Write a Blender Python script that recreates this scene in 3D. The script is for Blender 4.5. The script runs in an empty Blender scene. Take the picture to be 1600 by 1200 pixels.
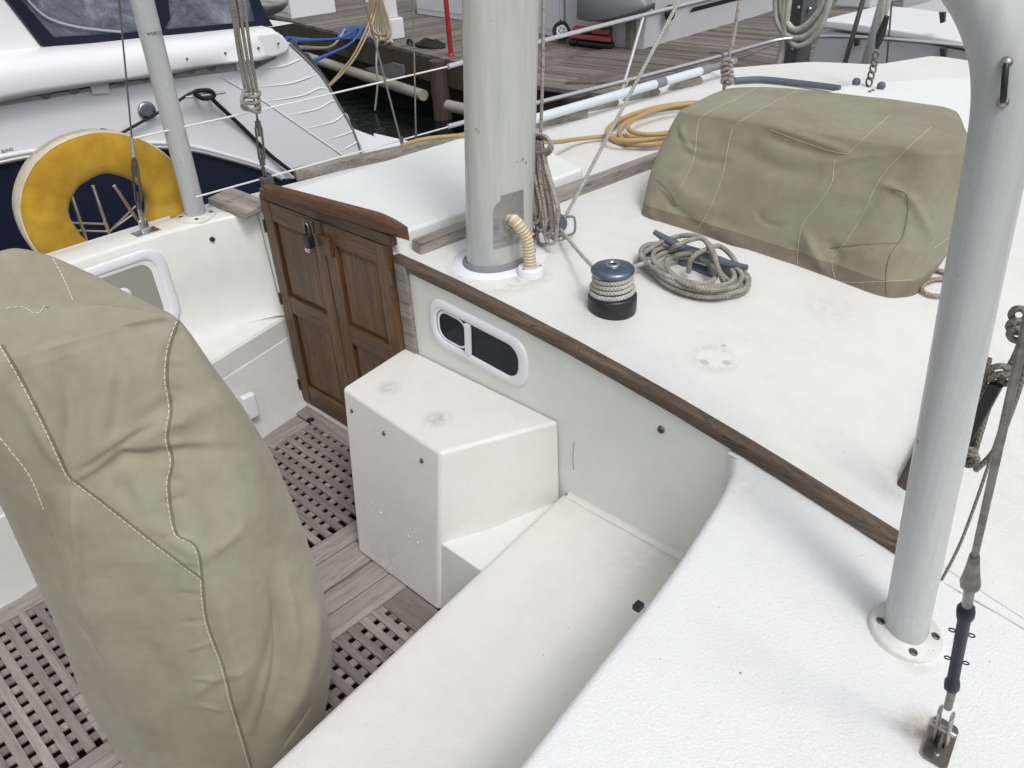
import bpy, bmesh, math, random
import numpy as np
from mathutils import Vector, Matrix, noise
from mathutils.bvhtree import BVHTree
random.seed(7)
scn = bpy.context.scene
COL = scn.collection
R = math.radians

# ------------------------------------------------------------------ camera
FPX = 1300.0
PITCH, ROLL, YAW = R(32), R(3.3), R(45.7)
CAM = Vector((0, 0, 1.9))
FW = Vector((-math.sin(YAW)*math.cos(PITCH), math.cos(YAW)*math.cos(PITCH), -math.sin(PITCH)))
RT0 = Vector((math.cos(YAW), math.sin(YAW), 0)); UP0 = RT0.cross(FW)
RT = math.cos(ROLL)*RT0 - math.sin(ROLL)*UP0
UP = math.sin(ROLL)*RT0 + math.cos(ROLL)*UP0
cam_d = bpy.data.cameras.new('Camera'); cam = bpy.data.objects.new('Camera', cam_d); COL.objects.link(cam)
cam.matrix_world = Matrix(((RT.x, UP.x, -FW.x, CAM.x), (RT.y, UP.y, -FW.y, CAM.y), (RT.z, UP.z, -FW.z, CAM.z), (0, 0, 0, 1)))
cam_d.sensor_width = 36; cam_d.lens = FPX/1600*36; cam_d.clip_start = .02; cam_d.clip_end = 500
scn.camera = cam

# ------------------------------------------------------------------ sky, sun, exposure
SUN_EL, SUN_AZ = R(56), R(108)      # compass: clockwise from +Y
w = bpy.data.worlds.new("World"); scn.world = w; w.use_nodes = True
nt = w.node_tree; bg = nt.nodes['Background']
sky = nt.nodes.new('ShaderNodeTexSky'); sky.sky_type = 'NISHITA'; sky.sun_disc = False
sky.sun_elevation = SUN_EL; sky.sun_rotation = SUN_AZ; sky.dust_density = 4; sky.air_density = 1.2
hs = nt.nodes.new('ShaderNodeHueSaturation'); hs.inputs['Saturation'].default_value = .16
nt.links.new(sky.outputs[0], hs.inputs['Color']); nt.links.new(hs.outputs[0], bg.inputs[0])
bg.inputs[1].default_value = .138
sd = bpy.data.lights.new('Sun', 'SUN'); sd.energy = .95; sd.angle = R(14); sd.color = (1, .97, .93)
sun = bpy.data.objects.new('Sun', sd); COL.objects.link(sun)
sdir = Vector((math.sin(SUN_AZ)*math.cos(SUN_EL), math.cos(SUN_AZ)*math.cos(SUN_EL), math.sin(SUN_EL)))
sun.rotation_euler = sdir.to_track_quat('Z', 'Y').to_euler()
scn.view_settings.view_transform = 'Standard'; scn.view_settings.look = 'None'
scn.view_settings.exposure = 0.06; scn.view_settings.gamma = 1
scn.cycles.max_bounces = 6; scn.cycles.transparent_max_bounces = 8
scn.cycles.use_denoising = True

# ------------------------------------------------------------------ pixel -> place helpers (photo pixels, 1600 x 1200)
def ray(x, y): return FW*FPX + RT*(x-800) + UP*(600-y)
def az(x, y, z): d = ray(x, y); return CAM + d*((z-CAM.z)/d.z)
def ay(x, y, v): d = ray(x, y); return CAM + d*((v-CAM.y)/d.y)
def ax(x, y, v): d = ray(x, y); return CAM + d*((v-CAM.x)/d.x)
def roof(X):
    if X > -.35: return .862-.056*4.0 - .224*(X+.35)
    return .862-.056*(X+2.35)**2
def ar(x, y, dz=0.0, it=25):
    z = .75
    for _ in range(it):
        p = az(x, y, z); z = roof(p.x)+dz
    return az(x, y, z)
def V(*a): return Vector(a)
def cr(pts, n=8, closed=False):
    pts = [Vector(p) for p in pts]; out = []; N = len(pts)
    segs = N if closed else N-1
    for i in range(segs):
        if closed: p0, p1, p2, p3 = pts[i-1], pts[i], pts[(i+1) % N], pts[(i+2) % N]
        else: p0, p1, p2, p3 = pts[max(i-1, 0)], pts[i], pts[i+1], pts[min(i+2, N-1)]
        for k in range(n):
            t = k/n
            out.append(.5*((2*p1)+(p2-p0)*t+(2*p0-5*p1+4*p2-p3)*t*t+(3*p1-p0-3*p2+p3)*t**3))
    if not closed: out.append(pts[-1])
    return out

# ------------------------------------------------------------------ materials
def mat(name, col=(.8, .8, .8), rough=.5, metal=0, spec=.5, **k):
    m = bpy.data.materials.new(name); m.use_nodes = True
    b = m.node_tree.nodes['Principled BSDF']
    b.inputs['Base Color'].default_value = (*col, 1); b.inputs['Roughness'].default_value = rough
    b.inputs['Metallic'].default_value = metal; b.inputs['Specular IOR Level'].default_value = spec
    m['_'] = 0
    return m
class NT:
    def __init__(s, m): s.m = m; s.t = m.node_tree; s.b = s.t.nodes['Principled BSDF']
    def n(s, typ, **k):
        nd = s.t.nodes.new('ShaderNode'+typ)
        for a, v in k.items():
            if a in nd.inputs.keys(): nd.inputs[a].default_value = v
            elif hasattr(nd, a): setattr(nd, a, v)
        return nd
    def l(s, a, b): s.t.links.new(a, b)
    def coord(s, which='Object', scale=(1, 1, 1), rot=(0, 0, 0)):
        tc = s.n('TexCoord'); mp = s.n('Mapping'); mp.inputs['Scale'].default_value = scale; mp.inputs['Rotation'].default_value = rot
        s.l(tc.outputs[which], mp.inputs[0]); return mp.outputs[0]
    def noise(s, co, scale, detail=4, rough=.55, dist=0):
        nz = s.n('TexNoise'); nz.inputs['Scale'].default_value = scale; nz.inputs['Detail'].default_value = detail
        nz.inputs['Roughness'].default_value = rough; nz.inputs['Distortion'].default_value = dist
        s.l(co, nz.inputs['Vector']); return nz.outputs['Fac']
    def ramp(s, f, stops):
        r = s.n('ValToRGB'); e = r.color_ramp.elements
        while len(e) < len(stops): e.new(.5)
        for el, (p, c) in zip(e, stops):
            el.position = p; el.color = (*c, 1) if len(c) == 3 else c
        s.l(f, r.inputs[0]); return r.outputs[0]
    def mix(s, f, a, b, mode='MIX'):
        m = s.n('MixRGB'); m.blend_type = mode
        for i, v in ((0, f), (1, a), (2, b)):
            if isinstance(v, (int, float)): m.inputs[i].default_value = v
            elif isinstance(v, tuple): m.inputs[i].default_value = (*v, 1)
            else: s.l(v, m.inputs[i])
        return m.outputs[0]
    def math(s, op, a, b=0.0):
        m = s.n('Math'); m.operation = op
        for i, v in ((0, a), (1, b)):
            if isinstance(v, (int, float)): m.inputs[i].default_value = v
            else: s.l(v, m.inputs[i])
        return m.outputs[0]
    def base(s, c): s.l(c, s.b.inputs['Base Color'])
    def bump(s, h, strength=.3, dist=.002):
        b = s.n('Bump'); b.inputs['Strength'].default_value = strength; b.inputs['Distance'].default_value = dist
        s.l(h, b.inputs['Height']); s.l(b.outputs[0], s.b.inputs['Normal'])
BLK, WHT = (0, 0, 0), (1, 1, 1)
BO = Vector((-1.9, 1.475, -.9))
def gelcoat(name, col, texture=0.0, dirt=.25, rough=.35, tint=(.55, .53, .48), speck=.5, stains=()):
    m = mat(name, col, rough); g = NT(m); co = g.coord()
    big = g.noise(co, 2.2, 5, .6); fine = g.noise(co, 14, 6, .65)
    f = g.ramp(g.math('MULTIPLY', big, fine), [(.18, BLK), (.42, WHT)])
    c = g.mix(g.math('MULTIPLY', f, dirt), col, tint)
    sp = g.noise(co, 95, 2, .5); spk = g.ramp(sp, [(.745, BLK), (.77, WHT)])
    sn = g.noise(co, 38, 6, .7, .5)
    for (P_, r_, sc_, am_, ring_) in stains:
        vm = g.n('VectorMath'); vm.operation = 'DISTANCE'; g.l(co, vm.inputs[0]); vm.inputs[1].default_value = tuple(Vector(P_)-BO)
        dd_ = g.math('ADD', g.math('DIVIDE', vm.outputs['Value'], r_), g.math('MULTIPLY', g.math('SUBTRACT', sn, .5), 1.1))
        msk = g.ramp(dd_, [(.35, WHT), (1.0, BLK)]) if not ring_ else g.ramp(dd_, [(.45, BLK), (.62, WHT), (.85, BLK)])
        c = g.mix(g.math('MULTIPLY', g.math('MULTIPLY', msk, g.ramp(sn, [(.35, BLK), (.6, WHT)])), am_), c, sc_)
    zone = g.ramp(g.noise(co, 3.1, 2), [(.42, BLK), (.6, WHT)])
    c = g.mix(g.math('MULTIPLY', g.math('MULTIPLY', spk, zone), speck), c, (.12, .11, .1))
    g.base(c)
    if texture:
        v = g.n('TexVoronoi'); v.inputs['Scale'].default_value = 210; v.feature = 'SMOOTH_F1'; g.l(co, v.inputs['Vector'])
        h = g.math('ADD', g.noise(co, 230, 3, .6), g.math('MULTIPLY', v.outputs['Distance'], .8))
        g.bump(h, texture, .0022)
        g.b.inputs['Roughness'].default_value = .6
    else:
        g.bump(g.noise(co, 9, 3), .12, .004)
    return m
def wood(name, c1, c2, c3, axis='X', scale=1.0, rough=.65, island=.25, crack=.5, bump=.4):
    m = mat(name, c1, rough); g = NT(m)
    s = {'X': (2.2, 38, 38), 'Y': (38, 2.2, 38), 'Z': (38, 38, 2.2)}[axis]
    s = tuple(v*scale for v in s)
    ge = g.n('NewGeometry'); rnd = ge.outputs['Random Per Island']
    co0 = g.coord('Object', s)
    off = g.n('VectorMath'); off.operation = 'ADD'; g.l(co0, off.inputs[0])
    sc = g.n('VectorMath'); sc.operation = 'SCALE'; cx = g.n('CombineXYZ'); g.l(rnd, cx.inputs[0]); g.l(rnd, cx.inputs[1]); g.l(cx.outputs[0], sc.inputs[0]); sc.inputs['Scale'].default_value = 37
    g.l(sc.outputs[0], off.inputs[1]); co = off.outputs[0]
    n1 = g.noise(co, 1.0, 8, .65, .6); n2 = g.noise(co, 3.6, 6, .7, .2); big = g.noise(g.coord('Object', tuple(v*.12 for v in s)), 1.0, 4, .6)
    f = g.math('ADD', g.math('MULTIPLY', n1, .6), g.math('MULTIPLY', big, .4))
    c = g.ramp(f, [(.3, c3), (.5, c1), (.68, c2)])
    c = g.mix(g.math('MULTIPLY', g.ramp(n2, [(.36, WHT), (.46, BLK)]), crack), c, tuple(v*.25 for v in c3))
    hv = g.n('HueSaturation'); g.l(g.math('ADD', 1-island, g.math('MULTIPLY', rnd, island*2)), hv.inputs['Value']); g.l(c, hv.inputs['Color'])
    g.base(hv.outputs[0]); g.bump(g.math('ADD', n1, n2), bump, .002)
    return m
def canvas(name, col, dark, light, weave=True, wr=.35):
    m = mat(name, col, .85, spec=.2); g = NT(m); co = g.coord()
    b = g.noise(co, 3.2, 5, .6, .3); f = g.noise(co, 26, 4, .6)
    c = g.ramp(b, [(.32, dark), (.5, col), (.7, light)])
    c = g.mix(g.math('MULTIPLY', g.ramp(f, [(.35, WHT), (.6, BLK)]), .18), c, tuple(v*.6 for v in dark))
    g.base(c)
    h = g.math('ADD', g.math('MULTIPLY', g.noise(co, 7, 4, .6, .8), 5.0), g.noise(co, 700, 2, .5))
    g.bump(h, wr, .0022)
    g.b.inputs['Sheen Weight'].default_value = .15
    return m
def rope_mat(name, col, fleck, flk=.0, freq=46, dirt=.5, dirtcol=(.12, .11, .08)):
    m = mat(name, col, .9, spec=.15); g = NT(m)
    tc = g.n('TexCoord'); sp = g.n('SeparateXYZ'); g.l(tc.outputs['UV'], sp.inputs[0])
    u, v = sp.outputs[0], sp.outputs[1]
    a = g.math('SINE', g.math('ADD', g.math('MULTIPLY', u, 2*math.pi*3), g.math('MULTIPLY', v, freq*6.28)))
    b = g.math('SINE', g.math('SUBTRACT', g.math('MULTIPLY', u, 2*math.pi*3), g.math('MULTIPLY', v, freq*6.28)))
    hgt = g.math('MAXIMUM', a, b)
    co = g.coord('Object'); nz = g.noise(co, 22, 5, .65)
    c = g.mix(g.math('MULTIPLY', g.ramp(nz, [(.35, WHT), (.62, BLK)]), dirt), col, dirtcol)
    c = g.mix(g.math('MULTIPLY', g.ramp(hgt, [(.1, WHT), (.5, BLK)]), .55), c, tuple(x*.35 for x in col))
    if flk:
        fl = g.math('GREATER_THAN', g.math('MULTIPLY', g.math('SINE', g.math('ADD', g.math('MULTIPLY', u, 6.28), g.math('MULTIPLY', v, 210))), g.math('SINE', g.math('MULTIPLY', v, 83))), 1-flk)
        c = g.mix(fl, c, fleck)
    g.base(c); g.bump(hgt, .7, .0015)
    return m
def metal(name, col=(.6, .6, .6), rough=.25, dirt=.3, dcol=(.12, .09, .06)):
    m = mat(name, col, rough, 1); g = NT(m); co = g.coord()
    f = g.ramp(g.noise(co, 30, 6, .7), [(.45, BLK), (.7, WHT)])
    g.base(g.mix(g.math('MULTIPLY', f, dirt), col, dcol))
    r = g.math('ADD', g.math('MULTIPLY', f, .35), rough); g.l(r, g.b.inputs['Roughness'])
    return m
def simple(name, col, rough=.5, var=.2, metalness=0, scale=12, bump=.1):
    m = mat(name, col, rough, metalness); g = NT(m); co = g.coord()
    g.base(g.mix(g.math('MULTIPLY', g.noise(co, scale, 5, .6), var), col, tuple(c*.4 for c in col))); g.bump(g.noise(co, scale*3, 3), bump, .003)
    return m
M = dict(
 deck=gelcoat('deck_nonskid_paint', (.745, .755, .765), .6, .15, speck=.9, tint=(.6, .6, .6), stains=[(ar(1440, 1150, -.028), .06, (.34, .27, .18), .8, 0), (ar(1425, 1030, -.028), .05, (.42, .38, .3), .5, 0), (ar(1160, 770, -.028), .12, (.62, .62, .6), .5, 0)]),
 roof=gelcoat('roof_nonskid_paint', (.735, .74, .735), .5, .28, speck=.6, tint=(.55, .54, .5), stains=[(ar(829, 430, 0), .075, (.34, .27, .18), .75, 0), (ar(770, 425, 0), .2, (.38, .37, .34), .5, 1), (ar(948, 495, 0), .11, (.5, .49, .44), .5, 0), (ar(1115, 560, 0), .09, (.52, .51, .48), .6, 1), (ar(1300, 480, 0), .16, (.55, .52, .46), .4, 0), (ar(1420, 750, 0), .1, (.5, .47, .42), .5, 0), (ar(880, 385, 0), .07, (.38, .37, .34), .4, 0)]),
 seat=gelcoat('seat_gelcoat', (.76, .755, .715), .45, .25, tint=(.6, .57, .48), speck=.6, stains=[(az(608, 606, .531), .05, (.45, .43, .37), .7, 0), (az(683, 655, .531), .055, (.42, .40, .35), .8, 0), (az(780, 600, .531), .05, (.5, .48, .42), .6, 0), (az(1000, 880, .27), .16, (.6, .58, .52), .5, 0), (V(-1.7, 1.07, .03), .18, (.5, .49, .46), .5, 0)]),
 wall=gelcoat('wall_gelcoat', (.745, .765, .75), 0, .35, .32, tint=(.62, .60, .52), speck=.6),
 hatch=gelcoat('hatch_gelcoat', (.78, .80, .80), .12, .2, .4, tint=(.6, .64, .62)),
 teak_grey=wood('weathered_teak', (.28, .25, .22), (.42, .39, .35), (.14, .12, .1), 'X', island=.15, crack=.7),
 teak_grey_y=wood('weathered_teak_lengthwise', (.30, .275, .25), (.43, .40, .36), (.16, .14, .12), 'Y', island=.15, crack=.7),
 trim=wood('worn_teak_trim', (.13, .088, .062), (.25, .20, .155), (.06, .042, .03), 'X', island=.05, crack=.85, bump=.8),
 sole=wood('bleached_teak_grating', (.235, .21, .185), (.35, .32, .29), (.13, .115, .10), 'X', island=.28, crack=.45, scale=1.3),
 sole_y=wood('bleached_teak_board', (.33, .305, .275), (.45, .42, .38), (.19, .17, .148), 'Y', island=.14, crack=.55),
 door=wood('varnished_teak_upright', (.12, .056, .024), (.225, .118, .053), (.038, .019, .01), 'Z', island=.28, crack=.85, scale=1.5, bump=.8, rough=.45),
 door_x=wood('varnished_teak_across', (.125, .06, .027), (.235, .125, .057), (.042, .022, .012), 'X', island=.28, crack=.85, scale=1.5, bump=.8, rough=.45),
 hood=wood('reddish_teak_hood', (.115, .052, .026), (.18, .092, .05), (.05, .023, .012), 'X', island=.1, crack=.85, rough=.7, bump=1.0),
 dock=wood('dock_planks', (.155, .138, .12), (.26, .235, .21), (.075, .066, .057), 'X', island=.28, crack=.6, rough=.85),
 dock_y=wood('dock_planks_lengthwise', (.155, .138, .12), (.26, .235, .21), (.075, .066, .057), 'Y', island=.28, crack=.6, rough=.85),
 dark_wood=wood('wet_piling_wood', (.06, .045, .035), (.11, .085, .065), (.025, .02, .015), 'Z', rough=.8),
 composite=simple('grey_composite', (.12, .13, .14), .6, .5, scale=40),
 canvas=canvas('khaki_canvas', (.315, .302, .228), (.285, .255, .19), (.33, .33, .258), wr=.2),
 canvas_g=canvas('sage_canvas', (.275, .265, .19), (.24, .222, .155), (.295, .295, .215), wr=.25),
 thread=simple('cream_thread', (.72, .70, .58), .8, .1),
 seam=canvas('canvas_seam', (.19, .18, .13), (.15, .14, .1), (.23, .22, .16)),
 hem=canvas('hem_canvas', (.20, .175, .13), (.15, .125, .095), (.25, .225, .17)),
 yellow=canvas('yellow_vinyl', (.47, .28, .028), (.33, .18, .015), (.53, .34, .05), wr=.4),
 cream=canvas('cream_band', (.70, .64, .50), (.5, .42, .30), (.76, .72, .62)),
 navy=canvas('navy_canvas', (.008, .012, .03), (.005, .008, .02), (.012, .018, .04)),
 navyhull=simple('navy_hull_paint', (.010, .014, .035), .15, .1, scale=3, bump=0),
 yacht=simple('yacht_white_gelcoat', (.78, .79, .82), .25, .08, scale=2, bump=0),
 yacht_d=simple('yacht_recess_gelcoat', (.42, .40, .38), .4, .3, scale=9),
 white_paint=None, post=None,
 rope=rope_mat('braided_grey_rope', (.46, .44, .39), BLK, 0, 105, .65),
 rope_w=rope_mat('pale_braided_rope', (.60, .59, .54), BLK, 0, 105, .3),
 rope_f=rope_mat('flecked_grey_rope', (.52, .49, .45), (.30, .22, .18), .25, 110, .4),
 rope_d=rope_mat('dark_dirty_rope', (.30, .28, .245), BLK, 0, 90, .5),
 rope_b=rope_mat('bleached_brown_rope', (.45, .36, .27), BLK, 0, 50, .5),
 black_rope=simple('black_line', (.01, .01, .012), .8, .1),
 hose=simple('tan_rubber_hose', (.50, .34, .16), .45, .45, scale=25),
 cord=simple('cream_cord', (.58, .50, .36), .5, .3),
 blue=simple('blue_tarp', (.02, .07, .26), .5, .4), blue_line=simple('blue_line', (.03, .12, .40), .7, .2),
 bilge=None,
 steel=metal('stainless_steel', (.62, .62, .63), .18, .15), rail=mat('polished_rail', (.78, .78, .8), .28, .8), steel_d=metal('tarnished_steel', (.21, .20, .19), .35, .6),
 chrome=metal('dull_chrome', (.42, .42, .43), .25, .5),
 anod=metal('blue_grey_anodised', (.18, .225, .31), .3, .5, (.2, .22, .25)),
 galv=simple('blue_grey_casting', (.115, .14, .18), .55, .5, scale=50, bump=.5),
 black=simple('black_plastic', (.012, .013, .014), .4, .2), blackm=simple('worn_black_drum', (.02, .022, .022), .35, .3, scale=30),
 glass=mat('dark_glass', (.006, .010, .018), .1, 0, .2), frame=simple('white_plastic_frame', (.78, .79, .83), .3, .05),
 pole=simple('white_tube', (.66, .72, .77), .3, .1), line_w=simple('white_lifeline', (.75, .75, .74), .4, .1),
 tape=simple('grey_tape', (.22, .23, .25), .7, .2), red=simple('red_paint', (.36, .02, .02), .4, .2), pink=simple('faded_red_fabric', (.45, .10, .10), .7, .4),
 grey_gel=simple('grey_gelcoat', (.52, .53, .56), .35, .12, scale=3), dinghy=simple('silver_grey_cover', (.20, .215, .235), .4, .25, scale=6),
 dockbox=simple('dock_box_plastic', (.72, .73, .77), .45, .08), pvc=simple('weathered_pipe', (.42, .39, .34), .6, .6, scale=9),
 wheel=simple('rubber_wheel', (.015, .015, .016), .7, .2), dark=mat('dark_void', (.006, .006, .006), .9), ink=mat('printed_ink', (.02, .02, .025), .7),
 plastic=simple('bagged_plastic', (.5, .5, .5), .25, .4, scale=14, bump=.6),
)
def posted(name, col, stain, amt, patch=.0):
    m = mat(name, col, .42); g = NT(m); co = g.coord('Object', (1, 1, .25))
    f = g.ramp(g.noise(co, 7, 6, .62, .3), [(.48, BLK), (.75, WHT)])
    c = g.mix(g.math('MULTIPLY', f, amt*.6), col, stain)
    f2 = g.ramp(g.noise(g.coord(), 26, 4, .6), [(.70, BLK), (.715, WHT)])
    c = g.mix(g.math('MULTIPLY', f2, .8), c, (.2, .2, .2))
    f3 = g.ramp(g.noise(g.coord('Object', (1, 1, .3)), 3.2, 5, .6, .4), [(.56, BLK), (.62, WHT)])
    c = g.mix(g.math('MULTIPLY', f3, amt*.55), c, stain)
    fs = g.ramp(g.noise(g.coord('Object', (60, 60, 1.6)), 1.0, 5, .7), [(.4, WHT), (.7, BLK)])
    c = g.mix(g.math('MULTIPLY', fs, .22), c, tuple(x*.7 for x in stain))
    g.base(c); g.bump(g.math('ADD', f, fs), .25, .001); g.l(g.math('ADD', g.math('MULTIPLY', f, .25), .25), g.b.inputs['Roughness'])
    return m
M['post'] = posted('post_paint', (.50, .515, .52), (.38, .395, .40), .5)
M['mast'] = posted('mast_paint', (.565, .57, .545), (.33, .39, .41), .95)
M['white_paint'] = posted('flange_paint', (.74, .74, .72), (.5, .48, .45), .5)
def bilge_mat():
    m = mat('ribbed_hose', (.72, .60, .42), .5); g = NT(m)
    tc = g.n('TexCoord'); sp = g.n('SeparateXYZ'); g.l(tc.outputs['UV'], sp.inputs[0])
    s = g.math('SINE', g.math('MULTIPLY', sp.outputs[1], 6.28/.0105))
    g.base(g.mix(g.ramp(s, [(.2, WHT), (.6, BLK)]), (.74, .67, .53), (.56, .44, .27))); g.bump(s, .6, .002)
    return m
M['bilge'] = bilge_mat()
def vinyl():
    m = mat('clear_vinyl', (.10, .12, .17), .12, 0, .8); g = NT(m); co = g.coord('Object', (1, 1, 1))
    nz = g.noise(co, 3.0, 6, .7, 1.5)
    g.base(g.ramp(nz, [(.35, (.05, .06, .09)), (.55, (.16, .18, .24)), (.72, (.34, .36, .41))])); g.bump(nz, .5, .05)
    g.b.inputs['Alpha'].default_value = .93
    return m
M['vinyl'] = vinyl()
def water_mat():
    m = mat('dark_harbour_water', (.004, .007, .006), .08, 0, .35); g = NT(m); co = g.coord('Object', (1, 1, 1))
    g.bump(g.noise(co, 3.5, 4, .6, .4), .5, .05); return m
M['water'] = water_mat()

# ------------------------------------------------------------------ mesh helpers
ORIG = {}
class MB:
    def __init__(s): s.v = []; s.f = []; s.sm = []; s.uv = []
    def quadgrid(s, rows, smooth=True, closeu=False, closev=False, uvs=None):
        b = len(s.v); n = len(rows[0]); m = len(rows)
        for r in rows: s.v.extend([Vector(p) for p in r])
        for i in range(m if closev else m-1):
            for j in range(n if closeu else n-1):
                i2, j2 = (i+1) % m, (j+1) % n
                s.f.append((b+i*n+j, b+i*n+j2, b+i2*n+j2, b+i2*n+j)); s.sm.append(smooth)
                if uvs: s.uv.append([uvs(i, j), uvs(i, j+1), uvs(i+1, j+1), uvs(i+1, j)])
                else: s.uv.append(None)
        return s
    def poly(s, pts, smooth=False):
        b = len(s.v); s.v.extend([Vector(p) for p in pts]); s.f.append(tuple(range(b, b+len(pts)))); s.sm.append(smooth); s.uv.append(None); return s
    def prism(s, pts, ext, smooth=False):
        pts = [Vector(p) for p in pts]; ext = Vector(ext); b = len(s.v); n = len(pts)
        s.v.extend(pts); s.v.extend([p+ext for p in pts])
        s.f.append(tuple(range(b, b+n))); s.f.append(tuple(range(b+2*n-1, b+n-1, -1))); s.sm += [False, False]; s.uv += [None, None]
        for i in range(n):
            j = (i+1) % n; s.f.append((b+i, b+i+n, b+j+n, b+j)); s.sm.append(smooth); s.uv.append(None)
        return s
    def box(s, x0, x1, y0, y1, z0, z1):
        return s.prism([(x0, y0, z0), (x1, y0, z0), (x1, y1, z0), (x0, y1, z0)], (0, 0, z1-z0))
    def hexa(s, bot, top):
        b = len(s.v); s.v.extend([Vector(p) for p in bot]+[Vector(p) for p in top])
        for f in ((0, 3, 2, 1), (4, 5, 6, 7), (0, 1, 5, 4), (1, 2, 6, 5), (2, 3, 7, 6), (3, 0, 4, 7)):
            s.f.append(tuple(b+i for i in f)); s.sm.append(False); s.uv.append(None)
        return s
    def tube(s, path, r, n=10, closed=False, caps=True, sy=1.0, up=None):
        path = [Vector(p) for p in path]; m = len(path)
        if m < 2: return s
        tang = []
        for i in range(m):
            a = path[i-1] if (i > 0 or closed) else path[0]; c = path[(i+1) % m] if (i < m-1 or closed) else path[-1]
            t = c-a; tang.append(t.normalized() if t.length > 1e-9 else Vector((0, 0, 1)))
        nrm = Vector(up) if up else (Vector((0, 0, 1)) if abs(tang[0].z) < .9 else Vector((1, 0, 0)))
        nrm = (nrm-tang[0]*nrm.dot(tang[0])).normalized()
        rows = []; ln = 0; L = []
        for i in range(m):
            if i: ln += (path[i]-path[i-1]).length
            L.append(ln)
            nrm = (nrm-tang[i]*nrm.dot(tang[i])); nrm = nrm.normalized() if nrm.length > 1e-6 else tang[i].orthogonal().normalized()
            bn = tang[i].cross(nrm); rr = r[i] if isinstance(r, (list, tuple)) else r
            rows.append([path[i]+nrm*math.cos(2*math.pi*k/n)*rr*sy+bn*math.sin(2*math.pi*k/n)*rr for k in range(n)])
        L.append(L[-1]+.01)
        s.quadgrid(rows, True, True, closed, lambda i, j: (j/n, L[min(i, m)]))
        if caps and not closed: s.poly(rows[0][::-1]); s.poly(rows[-1])
        return s
    def cyl(s, a, b, r, r2=None, n=20, caps=True):
        return s.tube([a, b], [r, r if r2 is None else r2], n, caps=caps)
    def lathe(s, base, prof, axis=(0, 0, 1), n=32, sx=1.0):
        base = Vector(base); ax_ = Vector(axis).normalized(); u = ax_.orthogonal().normalized(); v_ = ax_.cross(u); rows = []
        for (rr, h) in prof:
            rows.append([base+ax_*h+u*math.cos(2*math.pi*k/n)*rr*sx+v_*math.sin(2*math.pi*k/n)*rr for k in range(n)])
        s.quadgrid(rows, True, True)
        s.poly(rows[0][::-1]); s.poly(rows[-1]); return s
    def ball(s, c, r, n=10):
        c = Vector(c); rr = r if isinstance(r, tuple) else (r, r, r)
        rows = [[c+Vector((math.sin(a)*math.cos(t)*rr[0], math.sin(a)*math.sin(t)*rr[1], math.cos(a)*rr[2])) for t in [2*math.pi*k/n for k in range(n)]] for a in [math.pi*(i+.02)/(n+.04) for i in range(n+1)]]
        return s.quadgrid(rows, True, True)
    def build(s, name, m, parent=None, origin=None, bevel=0, seg=2, sharp=None, recalc=True, subsurf=0, solid=0):
        o0 = ORIG[parent.name] if parent is not None else (Vector(origin) if origin is not None else Vector((0, 0, 0)))
        me = bpy.data.meshes.new(name); me.from_pydata([tuple(v-o0) for v in s.v], [], s.f)
        if any(u for u in s.uv):
            ul = me.uv_layers.new(name='UVMap')
            for p, u in zip(me.polygons, s.uv):
                if u:
                    for li, c in zip(p.loop_indices, u): ul.data[li].uv = c
        me.polygons.foreach_set('use_smooth', s.sm)
        if recalc:
            bm = bmesh.new(); bm.from_mesh(me); bmesh.ops.recalc_face_normals(bm, faces=bm.faces); bm.to_mesh(me); bm.free()
        me.update()
        for mm in (m if isinstance(m, (list, tuple)) else [m]): me.materials.append(mm)
        o = bpy.data.objects.new(name, me); COL.objects.link(o)
        if parent is not None: o.parent = parent
        else: o.location = o0
        ORIG[o.name] = o0
        if solid:
            md = o.modifiers.new('s', 'SOLIDIFY'); md.thickness = solid; md.offset = -1
        if bevel:
            md = o.modifiers.new('b', 'BEVEL'); md.width = bevel; md.segments = seg; md.limit_method = 'ANGLE'; md.angle_limit = R(32); md.harden_normals = False
            for p in me.polygons: p.use_smooth = True
            md2 = o.modifiers.new('w', 'WEIGHTED_NORMAL')
        if subsurf:
            md = o.modifiers.new('ss', 'SUBSURF'); md.levels = subsurf; md.render_levels = subsurf
        return o
def tag(o, label, cat, group=None, kind=None):
    if label: o['label'] = label
    if cat: o['category'] = cat
    if group: o['group'] = group
    if kind: o['kind'] = kind
    return o
def thing(name, label, cat, loc, group=None):
    o = bpy.data.objects.new(name, None); COL.objects.link(o); o.location = loc; o.empty_display_size = .05
    ORIG[o.name] = Vector(loc); return tag(o, label, cat, group)
def struct(o): o['kind'] = 'structure'; return o
def lp(a, b, t): return a+(b-a)*t
def textmesh(body, size, loc, xdir, ydir, name, m, parent, ext=.0006):
    cu = bpy.data.curves.new('t', 'FONT'); cu.body = body; cu.size = size; cu.extrude = ext
    ob = bpy.data.objects.new('t', cu); COL.objects.link(ob)
    bpy.context.view_layer.update()
    me = bpy.data.meshes.new_from_object(ob.evaluated_get(bpy.context.evaluated_depsgraph_get()))
    COL.objects.unlink(ob); bpy.data.objects.remove(ob)
    x = Vector(xdir).normalized(); y = Vector(ydir); y = (y-x*y.dot(x)).normalized(); z = x.cross(y)
    o0 = ORIG[parent.name]
    for v in me.vertices: c = v.co.copy(); v.co = Vector(loc)+x*c.x+y*c.y+z*c.z-o0
    me.materials.clear(); me.materials.append(m); me.name = name
    o = bpy.data.objects.new(name, me); COL.objects.link(o); o.parent = parent; ORIG[o.name] = o0; return o

# ================================================================== SETTING
wm = MB(); wm.poly([(-120, -120, -1.1), (120, -120, -1.1), (120, 160, -1.1), (-120, 160, -1.1)])
struct(wm.build('water', M['water']))

Y0 = 1.475
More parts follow.
